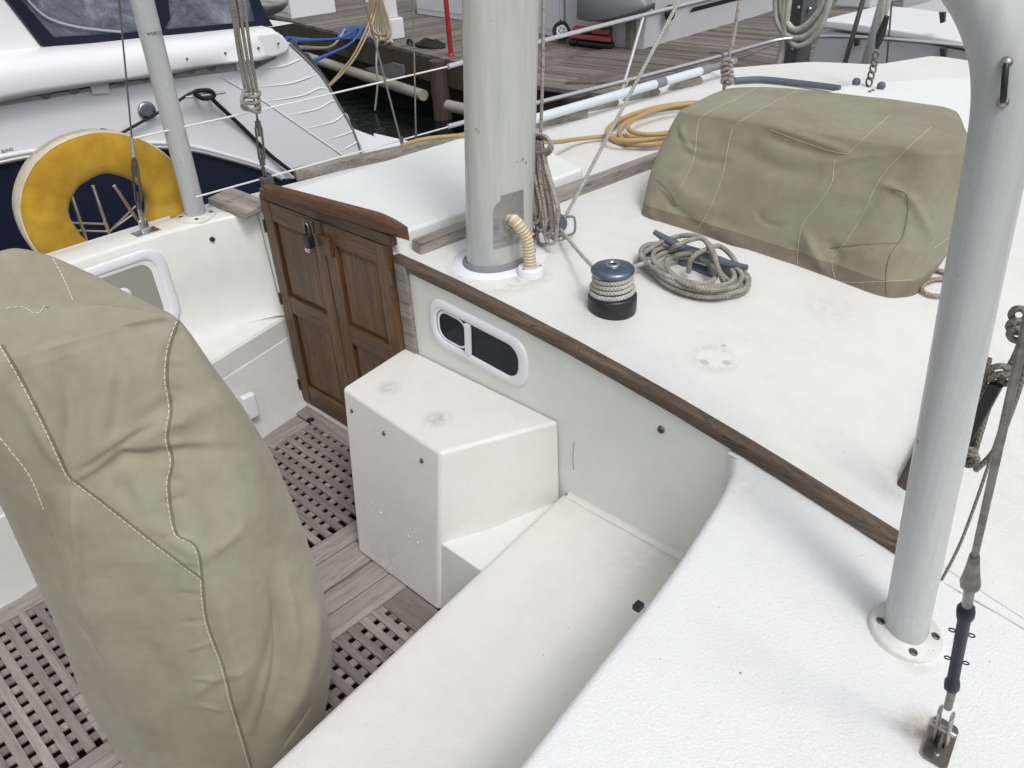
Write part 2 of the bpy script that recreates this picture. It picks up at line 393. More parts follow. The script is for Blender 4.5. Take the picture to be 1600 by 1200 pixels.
# ================================================================== OUR BOAT
boat = thing('sailboat', 'white sailing boat in the foreground with cockpit, teak doors and cabin roof', 'sailboat', (-1.9, 1.475, -.9))
# ---- roof sheet
def XP(t): return -3.02+t*.42
def YF(X):
    pts = [(-3.1, 3.6), (-2.6, 4.33), (-2.27, 4.72), (-1.95, 4.86), (-1.80, 5.28), (-1.5, 5.32), (2, 5.3)]
    for (a, ya), (b, yb) in zip(pts, pts[1:]):
        if X <= b: return ya+(yb-ya)*max(0, (X-a))/(b-a)
    return 5.3
rows = []
for i in range(60):
    t = i/59; row = []
    for j in range(70):
        s_ = j/69; xx = lp(XP(t), 1.6, s_); yy = Y0+.012+t*(YF(xx)-Y0)
        row.append((xx, yy, roof(xx)))
    rows.append(row)
sk = MB(); sk.quadgrid(rows)
sk.build('cabin_roof', M['roof'], boat)
ed = [Vector(r[0]) for r in rows]+[Vector(p) for p in rows[-1]]
hs_ = MB(); hs_.quadgrid([[p for p in ed], [p-V(0, 0, 1.6)-V(0, 0, p.z-.8) for p in ed]])
hs_.quadgrid([[V(-3.10, -1.2, .82), V(-3.10, Y0, .82)], [V(-3.05, -1.2, -1.1), V(-3.05, Y0, -1.1)]])
hs_.build('hull', M['yacht'], boat)
# ---- bulkhead (aft wall of the cabin)
bk = MB()
xs = [-3.02+i*.05 for i in range(50)]
xs = [x for x in xs if x < -.62]+[-.6]
front = [[(x, Y0, -.1) for x in xs], [(x, Y0, roof(x)-.012) for x in xs]]
bk.quadgrid(front, False)
bk.quadgrid([[(x, Y0, roof(x)-.012) for x in xs], [(x, Y0+.05, roof(x)-.012) for x in xs]], False)
bk.build('bulkhead', M['wall'], boat)
# ---- starboard side deck with rounded coaming edge
edge_px = [(700, 1330), (803, 1200), (925, 1045), (1040, 900), (1098, 815), (1128, 765), (1143, 728), (1141, 697)]
ept = [ar(x, y, -.028) for x, y in edge_px]
ept = [V(-.42, -.9, 0), V(-.47, -.4, 0)] + [V(p.x, p.y, 0) for p in ept]
ept = cr(ept, 6); ept[-1].y = Y0-.006
def dk(x): return roof(x)-.028*max(0, min(1, (-.02-x)/.3))
rows = []
for i, p in enumerate(ept):
    a = ept[max(i-1, 0)]; b = ept[min(i+1, len(ept)-1)]; t = (b-a).normalized(); n_ = V(t.y, -t.x, 0)   # outward = starboard
    if n_.x < 0: n_ = -n_
    z = dk(p.x); rr = .022; row = []
    lean = n_*.0
    zz = .2
    lf_ = max(0, min(1, (Y0-.06-p.y)/.3))
    row.append(V(p.x, p.y, zz)-n_*.03*lf_)
    row.append(V(p.x, p.y, (zz+z)/2)-n_*.012*lf_)
    for k in range(7):
        a_ = math.pi/2*k/6
        q = V(p.x, p.y, 0)+n_*rr*(1-math.cos(a_)); row.append(V(q.x, q.y, dk(q.x)-rr+rr*math.sin(a_)))
    x1 = row[-1].x; y1 = row[-1].y
    for k in range(1, 24):
        xx = lp(x1, 1.6, (k/23)**1.5); yy = lp(y1, max(p.y, -1.0) if i < len(ept)-1 else Y0-.004, min(1, k/6))
        row.append(V(xx, yy, dk(xx)))
    rows.append(row)
sd_ = MB(); sd_.quadgrid(rows); sd_.build('side_deck', M['deck'], boat)
q = MB(); q.quadgrid([[(x, Y0-.01, dk(x)-.004) for x in (-.6, -.3, 0, .5, 1.6)], [(x, Y0+.014, roof(x)) for x in (-.6, -.3, 0, .5, 1.6)]]); q.build('deck_step', M['deck'], boat)
fhm = simple('roof_filler', (.6, .6, .57), .6, .5, scale=60)
for px, py, r_ in ((1100, 566, .012), (1135, 567, .011), (1131, 540, .007), (1012, 405, .006)): MB().lathe(ar(px, py, 0), [(r_, -.004), (r_, .0006), (r_*.8, .0012), (r_*.78, .0004)], V(.12, 0, 1), 18).build('filled_hole', fhm, boat)
# ---- teak trim along the roof edge
tm = MB(); rows = []
for i in range(60):
    x = lp(-2.015, -.33, i/59); z = roof(x)
    tw = .030
    wv = noise.noise(V(x*9, 0, 0))*.0015; rows.append([(x, Y0-.010, z-.027+wv), (x, Y0-.014, z-.007), (x, Y0-.009, z+.005), (x, Y0+.012, z+.008), (x, Y0+.026+wv, z+.005), (x, Y0+.028, z-.01), (x, Y0+.01, z-.024)])
tm.quadgrid(rows, False, True); tm.poly(rows[0]); tm.poly(rows[-1]); trim = tm.build('teak_trim', M['trim'], boat, bevel=.003)
for px, py in ((655, 408), (905, 536), (1123, 663), (1236, 735), (1351, 811)):
    p = ay(px, py, Y0-.005); p.z = roof(p.x)+.004
    MB().lathe(V(p.x, Y0-.002, p.z), [(.0055, 0), (.0055, .002), (.004, .0035)], n=12).build('plug', M['trim'], trim)
# ---- starboard seat
se = [V(-1.165, -.9), V(-1.175, 0), V(-1.19, .369), V(-1.267, 1.049), V(-1.312, 1.46)]
seat = MB(); rows = []
ys = [-.9, -.4, 0, .2, .369, .6, .8, 1.049, 1.2, 1.35, 1.42, 1.455, 1.466]
for y in ys:
    for a, b in zip(se, se[1:]):
        if a.y <= y <= b.y+1e-6: x = lp(a.x, b.x, (y-a.y)/(b.y-a.y)); break
    lift = .0
    row = [V(x+.012, y, -.05), V(x+.012, y, .245), V(x, y, .248), V(x, y, .262), V(x+.006, y, .269), V(x+.02, y, .272)]
    for k in range(1, 14): row.append(V(lp(x+.02, -.56, k/13), y, .272+lift+(.03*max(0, (k-11)/2)**2 if k > 11 else 0)))
    rows.append(row)
seat.quadgrid(rows); seat.build('starboard_seat', M['seat'], boat)
q = MB(); fr_ = .018
q.quadgrid([[V(x, Y0+.001-fr_+fr_*math.sin(a), .2735+fr_*(1-math.cos(a))) for a in [math.pi/2*k/6 for k in range(7)]] for x in (-1.292, -1.1, -.9, -.72, -.58)]); q.build('corner_fillet', M['seat'], boat)
# ledge in front of step box
MB().hexa([(-1.47, 1.06, 0), (-1.2, 1.06, 0), (-1.2, Y0-.003, 0), (-1.47, Y0-.003, 0)], [(-1.46, 1.10, .235), (-1.2, 1.10, .235), (-1.2, Y0-.003, .235), (-1.46, Y0-.003, .235)]).build('ledge', M['wall'], boat, bevel=.004)
# ---- step box
bt = [(-1.845, 1.048, 0), (-1.452, 1.05, 0), (-1.322, Y0-.003, 0), (-2.0, Y0-.003, 0)]
tt = [az(535, 605, .531), az(687, 708, .531), az(875, 657, .531), V(-2.012, Y0-.003, .531)]
tt[2].y = Y0-.003
bt = [V(*bt[0]), V(*bt[1]), V(tt[2].x, Y0-.003, 0), V(-2.005, Y0-.003, 0)]
sb = MB().hexa(bt, tt).build('step_box', M['seat'], boat, bevel=.012, seg=3)
fn = ((tt[1]-tt[0]).cross(bt[0]-tt[0])).normalized()
if fn.y > 0: fn = -fn
def onbox(x, y):
    d = ray(x, y); t = (tt[0]-CAM).dot(fn)/d.dot(fn); return CAM+d*t
for px, py in ((550, 642), (600, 677), (659, 720)):
    p = onbox(px, py); MB().lathe(p, [(.0075, -.002), (.0075, .001), (.0055, .0035), (.002, .004)], fn, 14).build('screw', M['steel_d'], sb)
for px, py in ((580, 787), (594, 801), (638, 838), (652, 848)):
    p = onbox(px, py); MB().lathe(p, [(.004, -.001), (.003, .0015)], fn, 8).build('screw_hole', M['white_paint'], sb)
# ---- port seat + port coaming
ps = [(-2.50, -.9), (-2.50, .2), (-2.715, 1.15), (-2.80, Y0-.003)]
rows = []
for (x, y) in ps:
    rows.append([V(x+.10*(y > .5)*min(1, (y-.5)/.6) if False else x+.065*min(1, max(0, (y-.2)/.9)), y, -.02), V(x+(.012 if y < 1 else .006), y, .30), V(x-(.004 if y < 1 else -.003), y, .302), V(x+(0 if y < 1 else .003), y, .304), V(x, y, .38), V(x-.008, y, .39), V(-2.9, y, .40), V(-2.94, y, .415)])
pm = MB(); pm.quadgrid(rows, False); pm.build('port_seat', M['wall'], boat, bevel=.004)
# coaming
cz = .822
ci = [(-2.87, -.9), (-2.91, .3), (-2.945, .8), (-2.93, 1.2), (-2.885, 1.40), (-2.845, Y0-.003)]
co_ = [(-3.02, -.9), (-3.07, .3), (-3.09, .8), (-3.07, 1.2), (-3.06, 1.4), (-3.06, Y0-.003)]
ci = cr([V(a, b, 0) for a, b in ci], 5); co_ = cr([V(a, b, 0) for a, b in co_], 5); rows = []
for a, b in zip(ci, co_):
    rows.append([V(a.x+.05, a.y, .398), V(a.x+.025, a.y, .44), V(a.x+.015, a.y, .6), V(a.x, a.y, cz-.012), V(a.x-.004, a.y, cz-.003), V(a.x-.013, a.y, cz), V(b.x+.013, b.y, cz), V(b.x+.003, b.y, cz-.004), V(b.x, b.y, cz-.02), V(b.x, b.y, .3)])
cm = MB(); cm.quadgrid(rows); coam = cm.build('port_coaming', M['wall'], boat)
# cubby in the coaming: rounded frame + flat panel with the recess shade in its colour
def rrect(c, u, v, a, b, r, n=6):
    pts = []
    for (sx, sy, st) in ((1, 1, 0), (-1, 1, 90), (-1, -1, 180), (1, -1, 270)):
        for k in range(n+1):
            t = R(st+90*k/n); pts.append(c+u*(sx*(a-r)+r*math.cos(t))+v*(sy*(b-r)+r*math.sin(t)))
    return pts
def ring(mb, outer, inner, nrm, h, hi=None, depth=0):
    nrm = Vector(nrm); hi = h if hi is None else hi; n = len(outer); mid_o = [lp(o, i, .15) for o, i in zip(outer, inner)]; mid_i = [lp(o, i, .8) for o, i in zip(outer, inner)]
    mb.quadgrid([[p-nrm*.002 for p in outer], [p+nrm*h*.6 for p in outer], [p+nrm*h for p in mid_o], [p+nrm*hi for p in mid_i], [p+nrm*hi*.6 for p in inner], [p-nrm*depth for p in inner]], True, True)
cu_c = V(-2.925, .93, .62); cu_n = V(1, .03, .07).normalized(); cu_u = V(-.03, 1, 0).normalized(); cu_v = cu_n.cross(cu_u)
cu_v = -cu_v if cu_v.z < 0 else cu_v
cu_c = V(-2.918, .87, .635)
o_ = rrect(cu_c, cu_u, cu_v, .245, .155, .07); i_ = rrect(cu_c, cu_u, cu_v, .205, .118, .045)
cf = MB(); ring(cf, o_, i_, cu_n, .010, .009, .001); cub = cf.build('cubby_frame', M['frame'], boat)
MB().quadgrid([[p+cu_n*.006 for p in i_], [lp(p, cu_c, .12)-cu_n*.0-cu_n*0+cu_n*.003 for p in i_]], True, True).build('lip', M['frame'], cub)
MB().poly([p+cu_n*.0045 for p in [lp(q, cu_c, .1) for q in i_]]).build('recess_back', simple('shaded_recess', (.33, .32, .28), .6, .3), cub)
MB().lathe(cu_c+cu_u*.06+cu_v*.02+cu_n*.005, [(.03, 0), (.03, .004), (.018, .006)], cu_n, 20).build('socket', M['frame'], cub)
MB().lathe(cu_c+cu_u*.06+cu_v*.02+cu_n*.006, [(.015, 0), (.015, .006)], cu_n, 16).build('socket_hole', M['dark'], cub)
p = ax(330, 373, -2.915); p.x = -2.905
MB().lathe(p, [(.010, -.01), (.009, .003), (.005, .005)], V(1, 0, .1), 14).build('drain_hole', M['ink'], coam)
# rope locker catch on the seat front
c0 = V(-2.70, 1.12, .20)
lq = ax(391, 634, -2.655); MB().box(lq.x-.02, lq.x+.012, lq.y-.028, lq.y+.028, lq.z-.055, lq.z+.05).build('locker_latch', M['frame'], boat, bevel=.008)
# cap wood on port coaming end
MB().hexa([(-3.08, 1.40, .824), (-2.80, 1.40, .824), (-2.78, 1.50, .845), (-3.06, 1.50, .845)], [(-3.08, 1.40, .85), (-2.80, 1.40, .85), (-2.78, 1.50, .872), (-3.06, 1.50, .872)]).build('coaming_cap', M['teak_grey'], boat, bevel=.005)
# ---- companionway
JX0, JX1 = -2.745, -1.998
fr = MB()
jb = MB().box(JX0-.028, JX0-.002, Y0-.018, Y0+.002, .0, .91); jb.build('door_jamb', M['door'], boat, bevel=.002)
MB().box(-2.000, JX1+.062-.012, Y0-.016, Y0+.002, .3, .845).build('door_jamb', M['teak_grey'], boat, bevel=.002)
MB().box(-2.77, -2.0, Y0-.030, Y0-.004, -.01, .020).build('door_sill', M['seat'], boat, bevel=.004)
def door(x0, x1, panels, name='cabin_door'):
    yb, yf = Y0-.008, Y0-.034; zb, zt = .025, .905; st = .062
    d = MB(); d.box(x0, x0+st, yf, yb, zb, zt); d.box(x1-st, x1, yf, yb, zb, zt)
    o = d.build(name, M['door'], boat, bevel=.003)
    r = MB(); rails = [(zb, zb+.09), (.455, .528), (zt-.072, zt)]
    for a, b in rails: MB().box(x0+st, x1-st, yf+.0015, yb, a, b).build('rail', M['door_x'], o, bevel=.002)
    for a, b in ((zb+.09, .455), (.528, zt-.072)):
        m_ = .022; X0, X1 = x0+st, x1-st
        q = MB(); ybk = yf+.016
        outer = [V(X0, ybk, a), V(X1, ybk, a), V(X1, ybk, b), V(X0, ybk, b)]
        mid = [V(X0+m_, yf+.009, a+m_), V(X1-m_, yf+.009, a+m_), V(X1-m_, yf+.009, b-m_), V(X0+m_, yf+.009, b-m_)]
        q.quadgrid([outer, mid], False, True); q.poly(mid); q.build('panel', M['door'], o)
    return o
dL = door(-2.742, -2.362, None); dR = door(-2.358, -2.004, None)
for z in (.80, .5, .1):
    MB().cyl(V(-2.746, Y0-.036, z-.025), V(-2.746, Y0-.036, z+.025), .0045, n=10).build('hinge', M['steel_d'], dL)
    MB().cyl(V(-2.0005, Y0-.033, z-.025), V(-2.0005, Y0-.033, z+.025), .0045, n=10).build('hinge', M['steel_d'], dR)
MB().box(-2.372, -2.302, Y0-.052, Y0-.034, .792, .862).build('hasp_block', M['door_x'], dR, bevel=.003)
# ---- sea hood (sliding hatch cover) and its teak hood bar
hz = .922
hp = [(-2.70, 1.50), (-2.02, 1.50), (-1.965, 2.36), (-2.66, 2.62)]
MB().hexa([(x, y, .80) for x, y in hp], [(x+(.006 if x < -2.3 else -.006), y, hz) for x, y in hp]).build('sea_hood', M['hatch'], boat, bevel=.012, seg=3)
MB().box(-2.0105, -1.99, 1.72, 1.724, .85, .912)
MB().box(-2.74, -1.985, Y0-.030, Y0-.002, .9065, .945).build('header_board', M['door_x'], boat, bevel=.002)
hd = MB(); rows = []
for i in range(31):
    x = lp(-2.675, -1.908, i/30); e = max(0, (x+2.05)/.142)**2*.024
    zt, zb = lp(.974, 1.016, i/30)-e, lp(.926, .962, i/30)
    rows.append([(x, Y0-.045, zb+.002), (x, Y0-.049, zb+.010), (x, Y0-.048, zt-.008), (x, Y0-.042, zt-.001), (x, Y0-.022, zt+.001), (x, Y0-.014, zt-.005), (x, Y0-.012, zb-.02)])
hd.quadgrid(rows, True, True); hd.poly(rows[0]); hd.poly(rows[-1]); hood = hd.build('hood_bar', M['hood'], boat)
for px, py in ((458, 308), (500, 319), (542, 332)):
    p = ay(px, py, Y0-.047); MB().lathe(p, [(.006, -.002), (.005, .001)], (0, -1, 0), 10).build('screw_hole', M['ink'], hood)
# ---- handrails / runners on the roof
def beam(p0, p1, w_, h_, name, m_, par, zoff=0, chamfer=0, bev=.004):
    p0 = Vector(p0); p1 = Vector(p1); d = (p1-p0).normalized(); n_ = V(-d.y, d.x, 0)*w_/2
    return MB().hexa([p0-n_, p0+n_, p1+n_, p1-n_], [p0-n_+V(0, 0, h_), p0+n_+V(0, 0, h_), p1+n_+V(0, 0, h_), p1-n_+V(0, 0, h_)]).build(name, m_, par, bevel=bev)
a = ar(650, 383, .0); b = ar(1045, 262, 0)
beam(V(-1.985, 1.545, roof(-1.98)-.004), V(-1.90, 2.80, roof(-1.9)-.004), .045, .046, 'hatch_runner', M['teak_grey_y'], boat)
a = ar(462, 280, .0); b = ar(915, 183, 0)
print('rail2', a, b)
r2a, r2b = V(a.x, a.y, roof(a.x)-.003), V(b.x, b.y, roof(b.x)-.003)
beam(r2a, r2b, .05, .045, 'toe_rail', M['teak_grey_y'], boat)
dirr = (r2b-r2a).normalized()
for px, py in ((945, 168), (1010, 151), (1078, 134)):
    p = ar(px, py, 0); q = MB(); L_ = .12; n_ = V(-dirr.y, dirr.x, 0)
    pr_ = [(-.13, 0), (-.10, .028), (-.05, .045), (.05, .045), (.07, .02), (.05, 0)]
    q.prism([p+dirr*a_*1.1+V(0, 0, z_-.004)-n_*.02 for a_, z_ in pr_], n_*.04)
    q.build('rail_chock', M['teak_grey_y'], boat, bevel=.003)
# ---- portlight
pc = V(-1.652, Y0-.001, .676); pu = V(1, 0, -.075).normalized(); pv = V(.075, 0, 1).normalized()
o_ = rrect(pc, pu, pv, .212, .085, .062, 8); i_ = rrect(pc, pu, pv, .178, .055, .045, 8)
pm = MB(); ring(pm, o_, i_, V(0, -1, 0), .008, .010, 0); port = pm.build('portlight', M['frame'], boat)
MB().poly([p+V(0, -.004, 0) for p in i_]).build('pane', M['glass'], port)
pb_ = pc-pu*.03
MB().hexa([pb_-pu*.011+pv*-.053+V(0, -.003, 0), pb_+pu*.011-pv*.053+V(0, -.003, 0), pb_+pu*.011-pv*.053+V(0, -.014, 0), pb_-pu*.011-pv*.053+V(0, -.014, 0)],
          [pb_-pu*.011+pv*.053+V(0, -.003, 0), pb_+pu*.011+pv*.053+V(0, -.003, 0), pb_+pu*.011+pv*.053+V(0, -.014, 0), pb_-pu*.011+pv*.053+V(0, -.014, 0)]).build('mullion', M['frame'], port, bevel=.002)
i2 = rrect(pc-pu*.106, pu, pv, .069, .053, .042, 8); i3 = rrect(pc-pu*.104, pu, pv, .060, .046, .036, 8)
q = MB(); ring(q, i2, i3, V(0, -1, 0), .006, .006, -.003); q.build('sliding_frame', M['frame'], port)
p = ay(1033, 671, Y0-.001); bkb = [o for o in boat.children if o.name == 'bulkhead'][0]
MB().lathe(p, [(.0105, -.002), (.010, .004), (.006, .006), (.005, .002)], (0, -1, 0), 16).build('drain_hole', M['steel_d'], bkb)
MB().tube([ay(897, 690, Y0-.0012), ay(895, 712, Y0-.0012), ay(896, 735, Y0-.0012)], .0012, 6, sy=.4).build('scratch_mark', simple('ochre_stain', (.42, .38, .2), .7, .1), bkb)
# ---- cockpit sole: boards, drains
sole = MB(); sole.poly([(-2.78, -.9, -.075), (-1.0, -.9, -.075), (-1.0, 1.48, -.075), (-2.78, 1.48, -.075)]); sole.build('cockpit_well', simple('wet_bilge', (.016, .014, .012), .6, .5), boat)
def board(x0, x1, y0, y1, m_, sk=0, z=0):
    return MB().hexa([(x0, y0, z-.03), (x1, y0, z-.03), (x1, y1, z-.03), (x0, y1, z-.03)], [(x0, y0, z), (x1, y0, z), (x1, y1, z), (x0+sk, y1, z)]).build('floor_board', m_, boat, bevel=.003)
b0 = board(-2.56, -2.43, -.9, .55, M['sole_y'])
MB().hexa([(-2.60, .552, -.03), (-2.50, .552, -.03), (-2.604, 1.375, -.03), (-2.70, 1.375, -.03)], [(-2.60, .552, 0), (-2.50, .552, 0), (-2.604, 1.375, 0), (-2.70, 1.375, 0)]).build('floor_board', M['sole_y'], boat, bevel=.003)
bc = board(-2.76, -2.0, 1.382, 1.472, M['sole'])
MB().lathe(az(485, 656, .001), [(.017, -.001), (.017, .0005)], n=20).build('drain', M['dark'], bc)
board(-1.982, -1.902, .165, .62, M['sole_y']); board(-1.897, -1.785, .165, .62, M['sole_y'])
board(-1.982, -1.900, .80, 1.14, M['sole_y']); board(-1.895, -1.785, .85, 1.075, M['sole_y'])
board(-1.775, -1.692, -.9, 1.09, M['sole_y']); board(-1.688, -1.605, -.9, .5, M['sole_y']); board(-1.688, -1.605, .503, 1.06, M['sole_y'])
board(-1.6, -1.40, .955, 1.055, M['sole'])
# screws / bolts on side deck edge
p = ar(999, 949, -.03); MB().box(p.x-.012, p.x+.004, p.y-.008, p.y+.012, p.z-.008, p.z+.005).build('deck_clip', M['black'], boat, bevel=.002)
p = ar(722, 1198, -.2); MB().ball(V(p.x, p.y, .275), (.012, .012, .01), 8).build('seat_knob', M['steel_d'], boat)

# ---- gratings (liftable things)
def grating(x0, x1, y0, y1, label, cuts=(), pitch=.0455, w_=.0255, z=0.0):
    g = thing('floor_grating', label, 'grating', ((x0+x1)/2, (y0+y1)/2, z-.03), 'teak gratings on the cockpit floor')
    def segs(c, a0, a1, along):      # clip a strip centred on c against the cut rectangles
        out = [(a0, a1)]
        for (cx0, cx1, cy0, cy1) in cuts:
            lo, hi, s0, s1 = (cy0, cy1, cx0, cx1) if along == 'X' else (cx0, cx1, cy0, cy1)
            if lo-.012 < c < hi+.012:
                nw = []
                for a, b in out:
                    if s1 <= a or s0 >= b: nw.append((a, b)); continue
                    if s0 > a: nw.append((a, s0))
                    if s1 < b: nw.append((s1, b))
                out = nw
        return out
    sl = MB(); y = y0+w_/2
    while y < y1-.005:
        for a, b in segs(y, x0, x1, 'X'):
            j = random.uniform(-.0012, .0012); sl.box(a, b, y-w_/2+j, y+w_/2+j, z-.010, z+random.uniform(-.001, .001))
        y += pitch
    br = sl; x = x0+w_*.5
    while x < x1-.005:
        for a, b in segs(x, y0, y1, 'Y'):
            yy = y0+w_/2
            while yy < y1-.005:
                s0, s1 = yy+w_/2-.002, yy+pitch-w_/2+.002
                if s0 >= a-.03 and s1 <= b+.03: br.box(x-w_/2+random.uniform(-.001, .001), x+w_/2, s0, s1, z-.011, z-.0045-random.uniform(0, .002))
                yy += pitch
        x += pitch
    br.build('lattice', M['sole'], g)
    return g
grating(-2.425, -1.783, -.88, .53, 'grey teak floor grating beside the port seat, left of the tall canvas cover', [(-1.985, -1.7, .165, .7)])
grating(-2.60, -1.783, .70, 1.378, 'grey teak floor grating at the foot of the cabin doors', [(-1.985, -1.7, .80, 1.5), (-2.7, -2.60, .7, 1.4)])
grating(-1.60, -1.20, .0, .95, 'grey teak floor grating between canvas cover and starboard seat edge')

# ================================================================== PADLOCK, MAST, POSTS
pl = thing('padlock', 'black and silver combination padlock hanging on the cabin doors', 'padlock', (-2.385, Y0-.06, .80))
MB().box(-2.403, -2.365, Y0-.088, Y0-.062, .822, .868).build('body', M['black'], pl, bevel=.005)
MB().box(-2.398, -2.370, Y0-.090, Y0-.062, .806, .822).build('dial', M['steel'], pl, bevel=.003)
MB().tube(cr([V(-2.395, Y0-.074, .86), V(-2.395, Y0-.074, .895), V(-2.384, Y0-.074, .908), V(-2.373, Y0-.074, .895), V(-2.373, Y0-.074, .86)], 5), .0042, 8).build('shackle', M['steel_d'], pl)
MB().box(-2.412, -2.358, Y0-.070, Y0-.058, .872, .918).build('hasp', M['steel_d'], pl, bevel=.003)

mb0 = V(-1.765, 1.70, .835)
mast = thing('mast', 'thick off-white oval mast standing on the cabin roof', 'mast', mb0)
mtop = V(-1.67, 1.76, 2.6)
mm = MB(); rows = []
for i in range(30):
    t = i/29; c = lp(mb0, mtop, t); rows.append([V(c.x+.084*math.cos(a), c.y+.122*math.sin(a)*(1), c.z) for a in [2*math.pi*k/40 for k in range(40)]])
mm.quadgrid(rows, True, True).build('pole', M['mast'], mast)
mm = MB(); rows = []
for (e, h) in ((.012, -.01), (.012, .012), (.004, .018), (.002, .02)):
    rows.append([V(mb0.x+(.084+e)*math.cos(a), mb0.y+(.122+e)*math.sin(a), mb0.z+.006+h) for a in [2*math.pi*k/40 for k in range(40)]])
mm.quadgrid(rows, True, True).build('collar', M['tape'], mast)
mm = MB(); rows = []
for (e, h) in ((.055, -.012), (.045, .002), (.0, .006)):
    rows.append([V(mb0.x+(.084+e)*math.cos(a), mb0.y+(.122+e)*math.sin(a), roof(mb0.x+(.084+e)*math.cos(a))+h) for a in [2*math.pi*k/40 for k in range(40)]])
mm.quadgrid(rows, True, True).build('sealant', M['frame'], mast)
# bare metal patch, its outline laid on the mast surface
def onmast(px, py, e=.0012):
    d = ray(px, py).normalized(); best = None; t = 1.5
    while t < 3.6:
        p = CAM+d*t; tt_ = (p.z-mb0.z)/(mtop.z-mb0.z); c = lp(mb0, mtop, tt_)
        if ((p.x-c.x)/(.084+e))**2+((p.y-c.y)/(.122+e))**2 < 1: return p
        t += .0008
    return None
mp = MB()
left = [(771, 322), (771, 350), (772, 370), (773, 385)]
rows = []
for k in range(12):
    v = k/11; yy = lp(306, 390, v); x0 = 782 if yy < 314 else (771 if yy > 322 else 774); row = []
    for j in range(10):
        xx = lp(x0, 818+1*v, j/9); yt = yy+ (-10*j/9 if k == 0 else (-12*j/9 if k == 11 else -11*j/9)); q = onmast(xx, yt)
        row.append(q if q else row[-1])
    rows.append(row)
mp.quadgrid(rows); mp.build('bare_patch', metal('bare_aluminium', (.5, .5, .5), .5, .5, (.2, .2, .2)), mast)
# bilge/ wiring hose from mast to deck
h0 = onmast(797, 346, .0); q = [h0, h0+V(.03, -.012, .006), h0+V(.055, -.02, -.03), None]
hb = ar(829, 428, 0)
hose = thing('conduit_hose', 'short ribbed cream conduit hose from mast into round deck fitting', 'hose', hb)
MB().tube(cr([onmast(799, 346, -.01), lp(h0, hb+V(0, 0, .155), .35)+V(.01, -.014, .012), ay(822, 370, lp(h0.y, hb.y, .6)), hb+V(0, -.002, .075), hb+V(0, 0, .02)], 8), .0185, 16).build('ribbed_tube', M['bilge'], hose)
MB().lathe(hb, [(.040, -.01), (.040, .020), (.036, .026), (.02, .027), (.019, .012)], n=32).build('deck_fitting', M['frame'], hose)
for a in (40, 150, 270): MB().lathe(hb+V(.030*math.cos(R(a)), .030*math.sin(R(a)), .0255), [(.0045, 0), (.004, .002)], n=10).build('screw', M['steel_d'], hose)
MB().lathe(h0, [(.021, -.01), (.024, .004), (.019, .01)], (h0-mb0-V(0, 0, h0.z-mb0.z)).normalized(), 18).build('foil_tape', M['steel'], hose)

def flange(base, r, h, par, m_, screws=(), nrm=V(0, 0, 1)):
    o = MB().lathe(base, [(r, -.008), (r, h*.7), (r*.97, h), (r*.55, h*1.3), (r*.5, h*2.0)], nrm, 40).build('base_flange', m_, par)
    for a in screws:
        u = nrm.orthogonal().normalized(); v_ = nrm.cross(u)
        c = base+(u*math.cos(R(a))+v_*math.sin(R(a)))*r*.76+nrm*h*1.12
        MB().lathe(c, [(.0085, -.002), (.0085, .001), (.006, .0025)], nrm, 14).build('screw', M['steel_d'], o)
        MB().box(c.x-.008, c.x+.008, c.y-.001, c.y+.001, c.z+.0015, c.z+.0032).build('slot', M['ink'], o)
# right arch post
rb = ar(1413, 992, -.028)
rb = V(rb.x, rb.y, dk(rb.x))
top1 = ay(1556, 250, rb.y); 
arch = thing('arch_post', 'thick off-white bent arch post with black eye strap, right foreground', 'arch post', rb, 'arch posts beside the cockpit')
pth = [rb, lp(rb, top1, .5), lp(rb, top1, .85), ax(1562, 190, top1.x-.0), ]
p150 = ay(1570, 140, rb.y); p80 = ay(1560, 55, rb.y-.0); p20 = ay(1520, -30, rb.y); p_0 = ay(1450, -95, rb.y); pE = ay(1200, -200, rb.y)
MB().tube(cr([rb-V(0, 0, .01), lp(rb, top1, .4), lp(rb, top1, .8), top1, p150, p80, p20, p_0, pE], 10), .0405, 32).build('tube', M['post'], arch)
nr = V(.224, 0, 1).normalized()
flange(rb+V(0, 0, .002), .068, .012, arch, M['white_paint'], (70, 165, 260, 345), nr)
sa, sb_ = ay(1575, 88, rb.y), ay(1570, 148, rb.y)
tow = (CAM-sa).normalized()
tow = (tow-V(0, 0, 1)*tow.z).normalized()
def off(p, k): return p+tow*k
es = MB().tube(cr([off(sa, .041), off(lp(sa, sb_, .12), .047), off(lp(sa, sb_, .5), .051), off(lp(sa, sb_, .88), .047), off(sb_, .041)], 6), .0042, 10).build('eye_strap', M['black'], arch)
for p_ in (sa, sb_): MB().lathe(off(p_, .0385), [(.0075, 0), (.0075, .004), (.005, .008), (.001, .009)], tow, 16).build('screw', M['chrome'], es)
# left arch post
lb = V(-2.99, 1.30, cz)
ltop = ay(222, 0, 1.30)
ltop = lb+(ltop-lb)*1.6
a2 = thing('arch_post', 'slim straight off-white arch post standing on the port coaming', 'arch post', lb, 'arch posts beside the cockpit')
MB().cyl(lb-V(0, 0, .005), ltop, .0375, n=28).build('tube', M['post'], a2)
tpn = ay(243, 54, 1.30); tww = (CAM-tpn); tww.z = 0; tww.normalize(); trr = V(-tww.y, tww.x, 0)
textmesh('WDP3527', .0135, lp(lb, ltop, (tpn.z-lb.z)/(ltop.z-lb.z))+tww*.0375-trr*.012+V(0, 0, 0), trr, V(0, 0, 1), 'maker_lettering', M['ink'], a2)
flange(lb, .072, .009, a2, M['white_paint'], (20, 110, 200, 290))

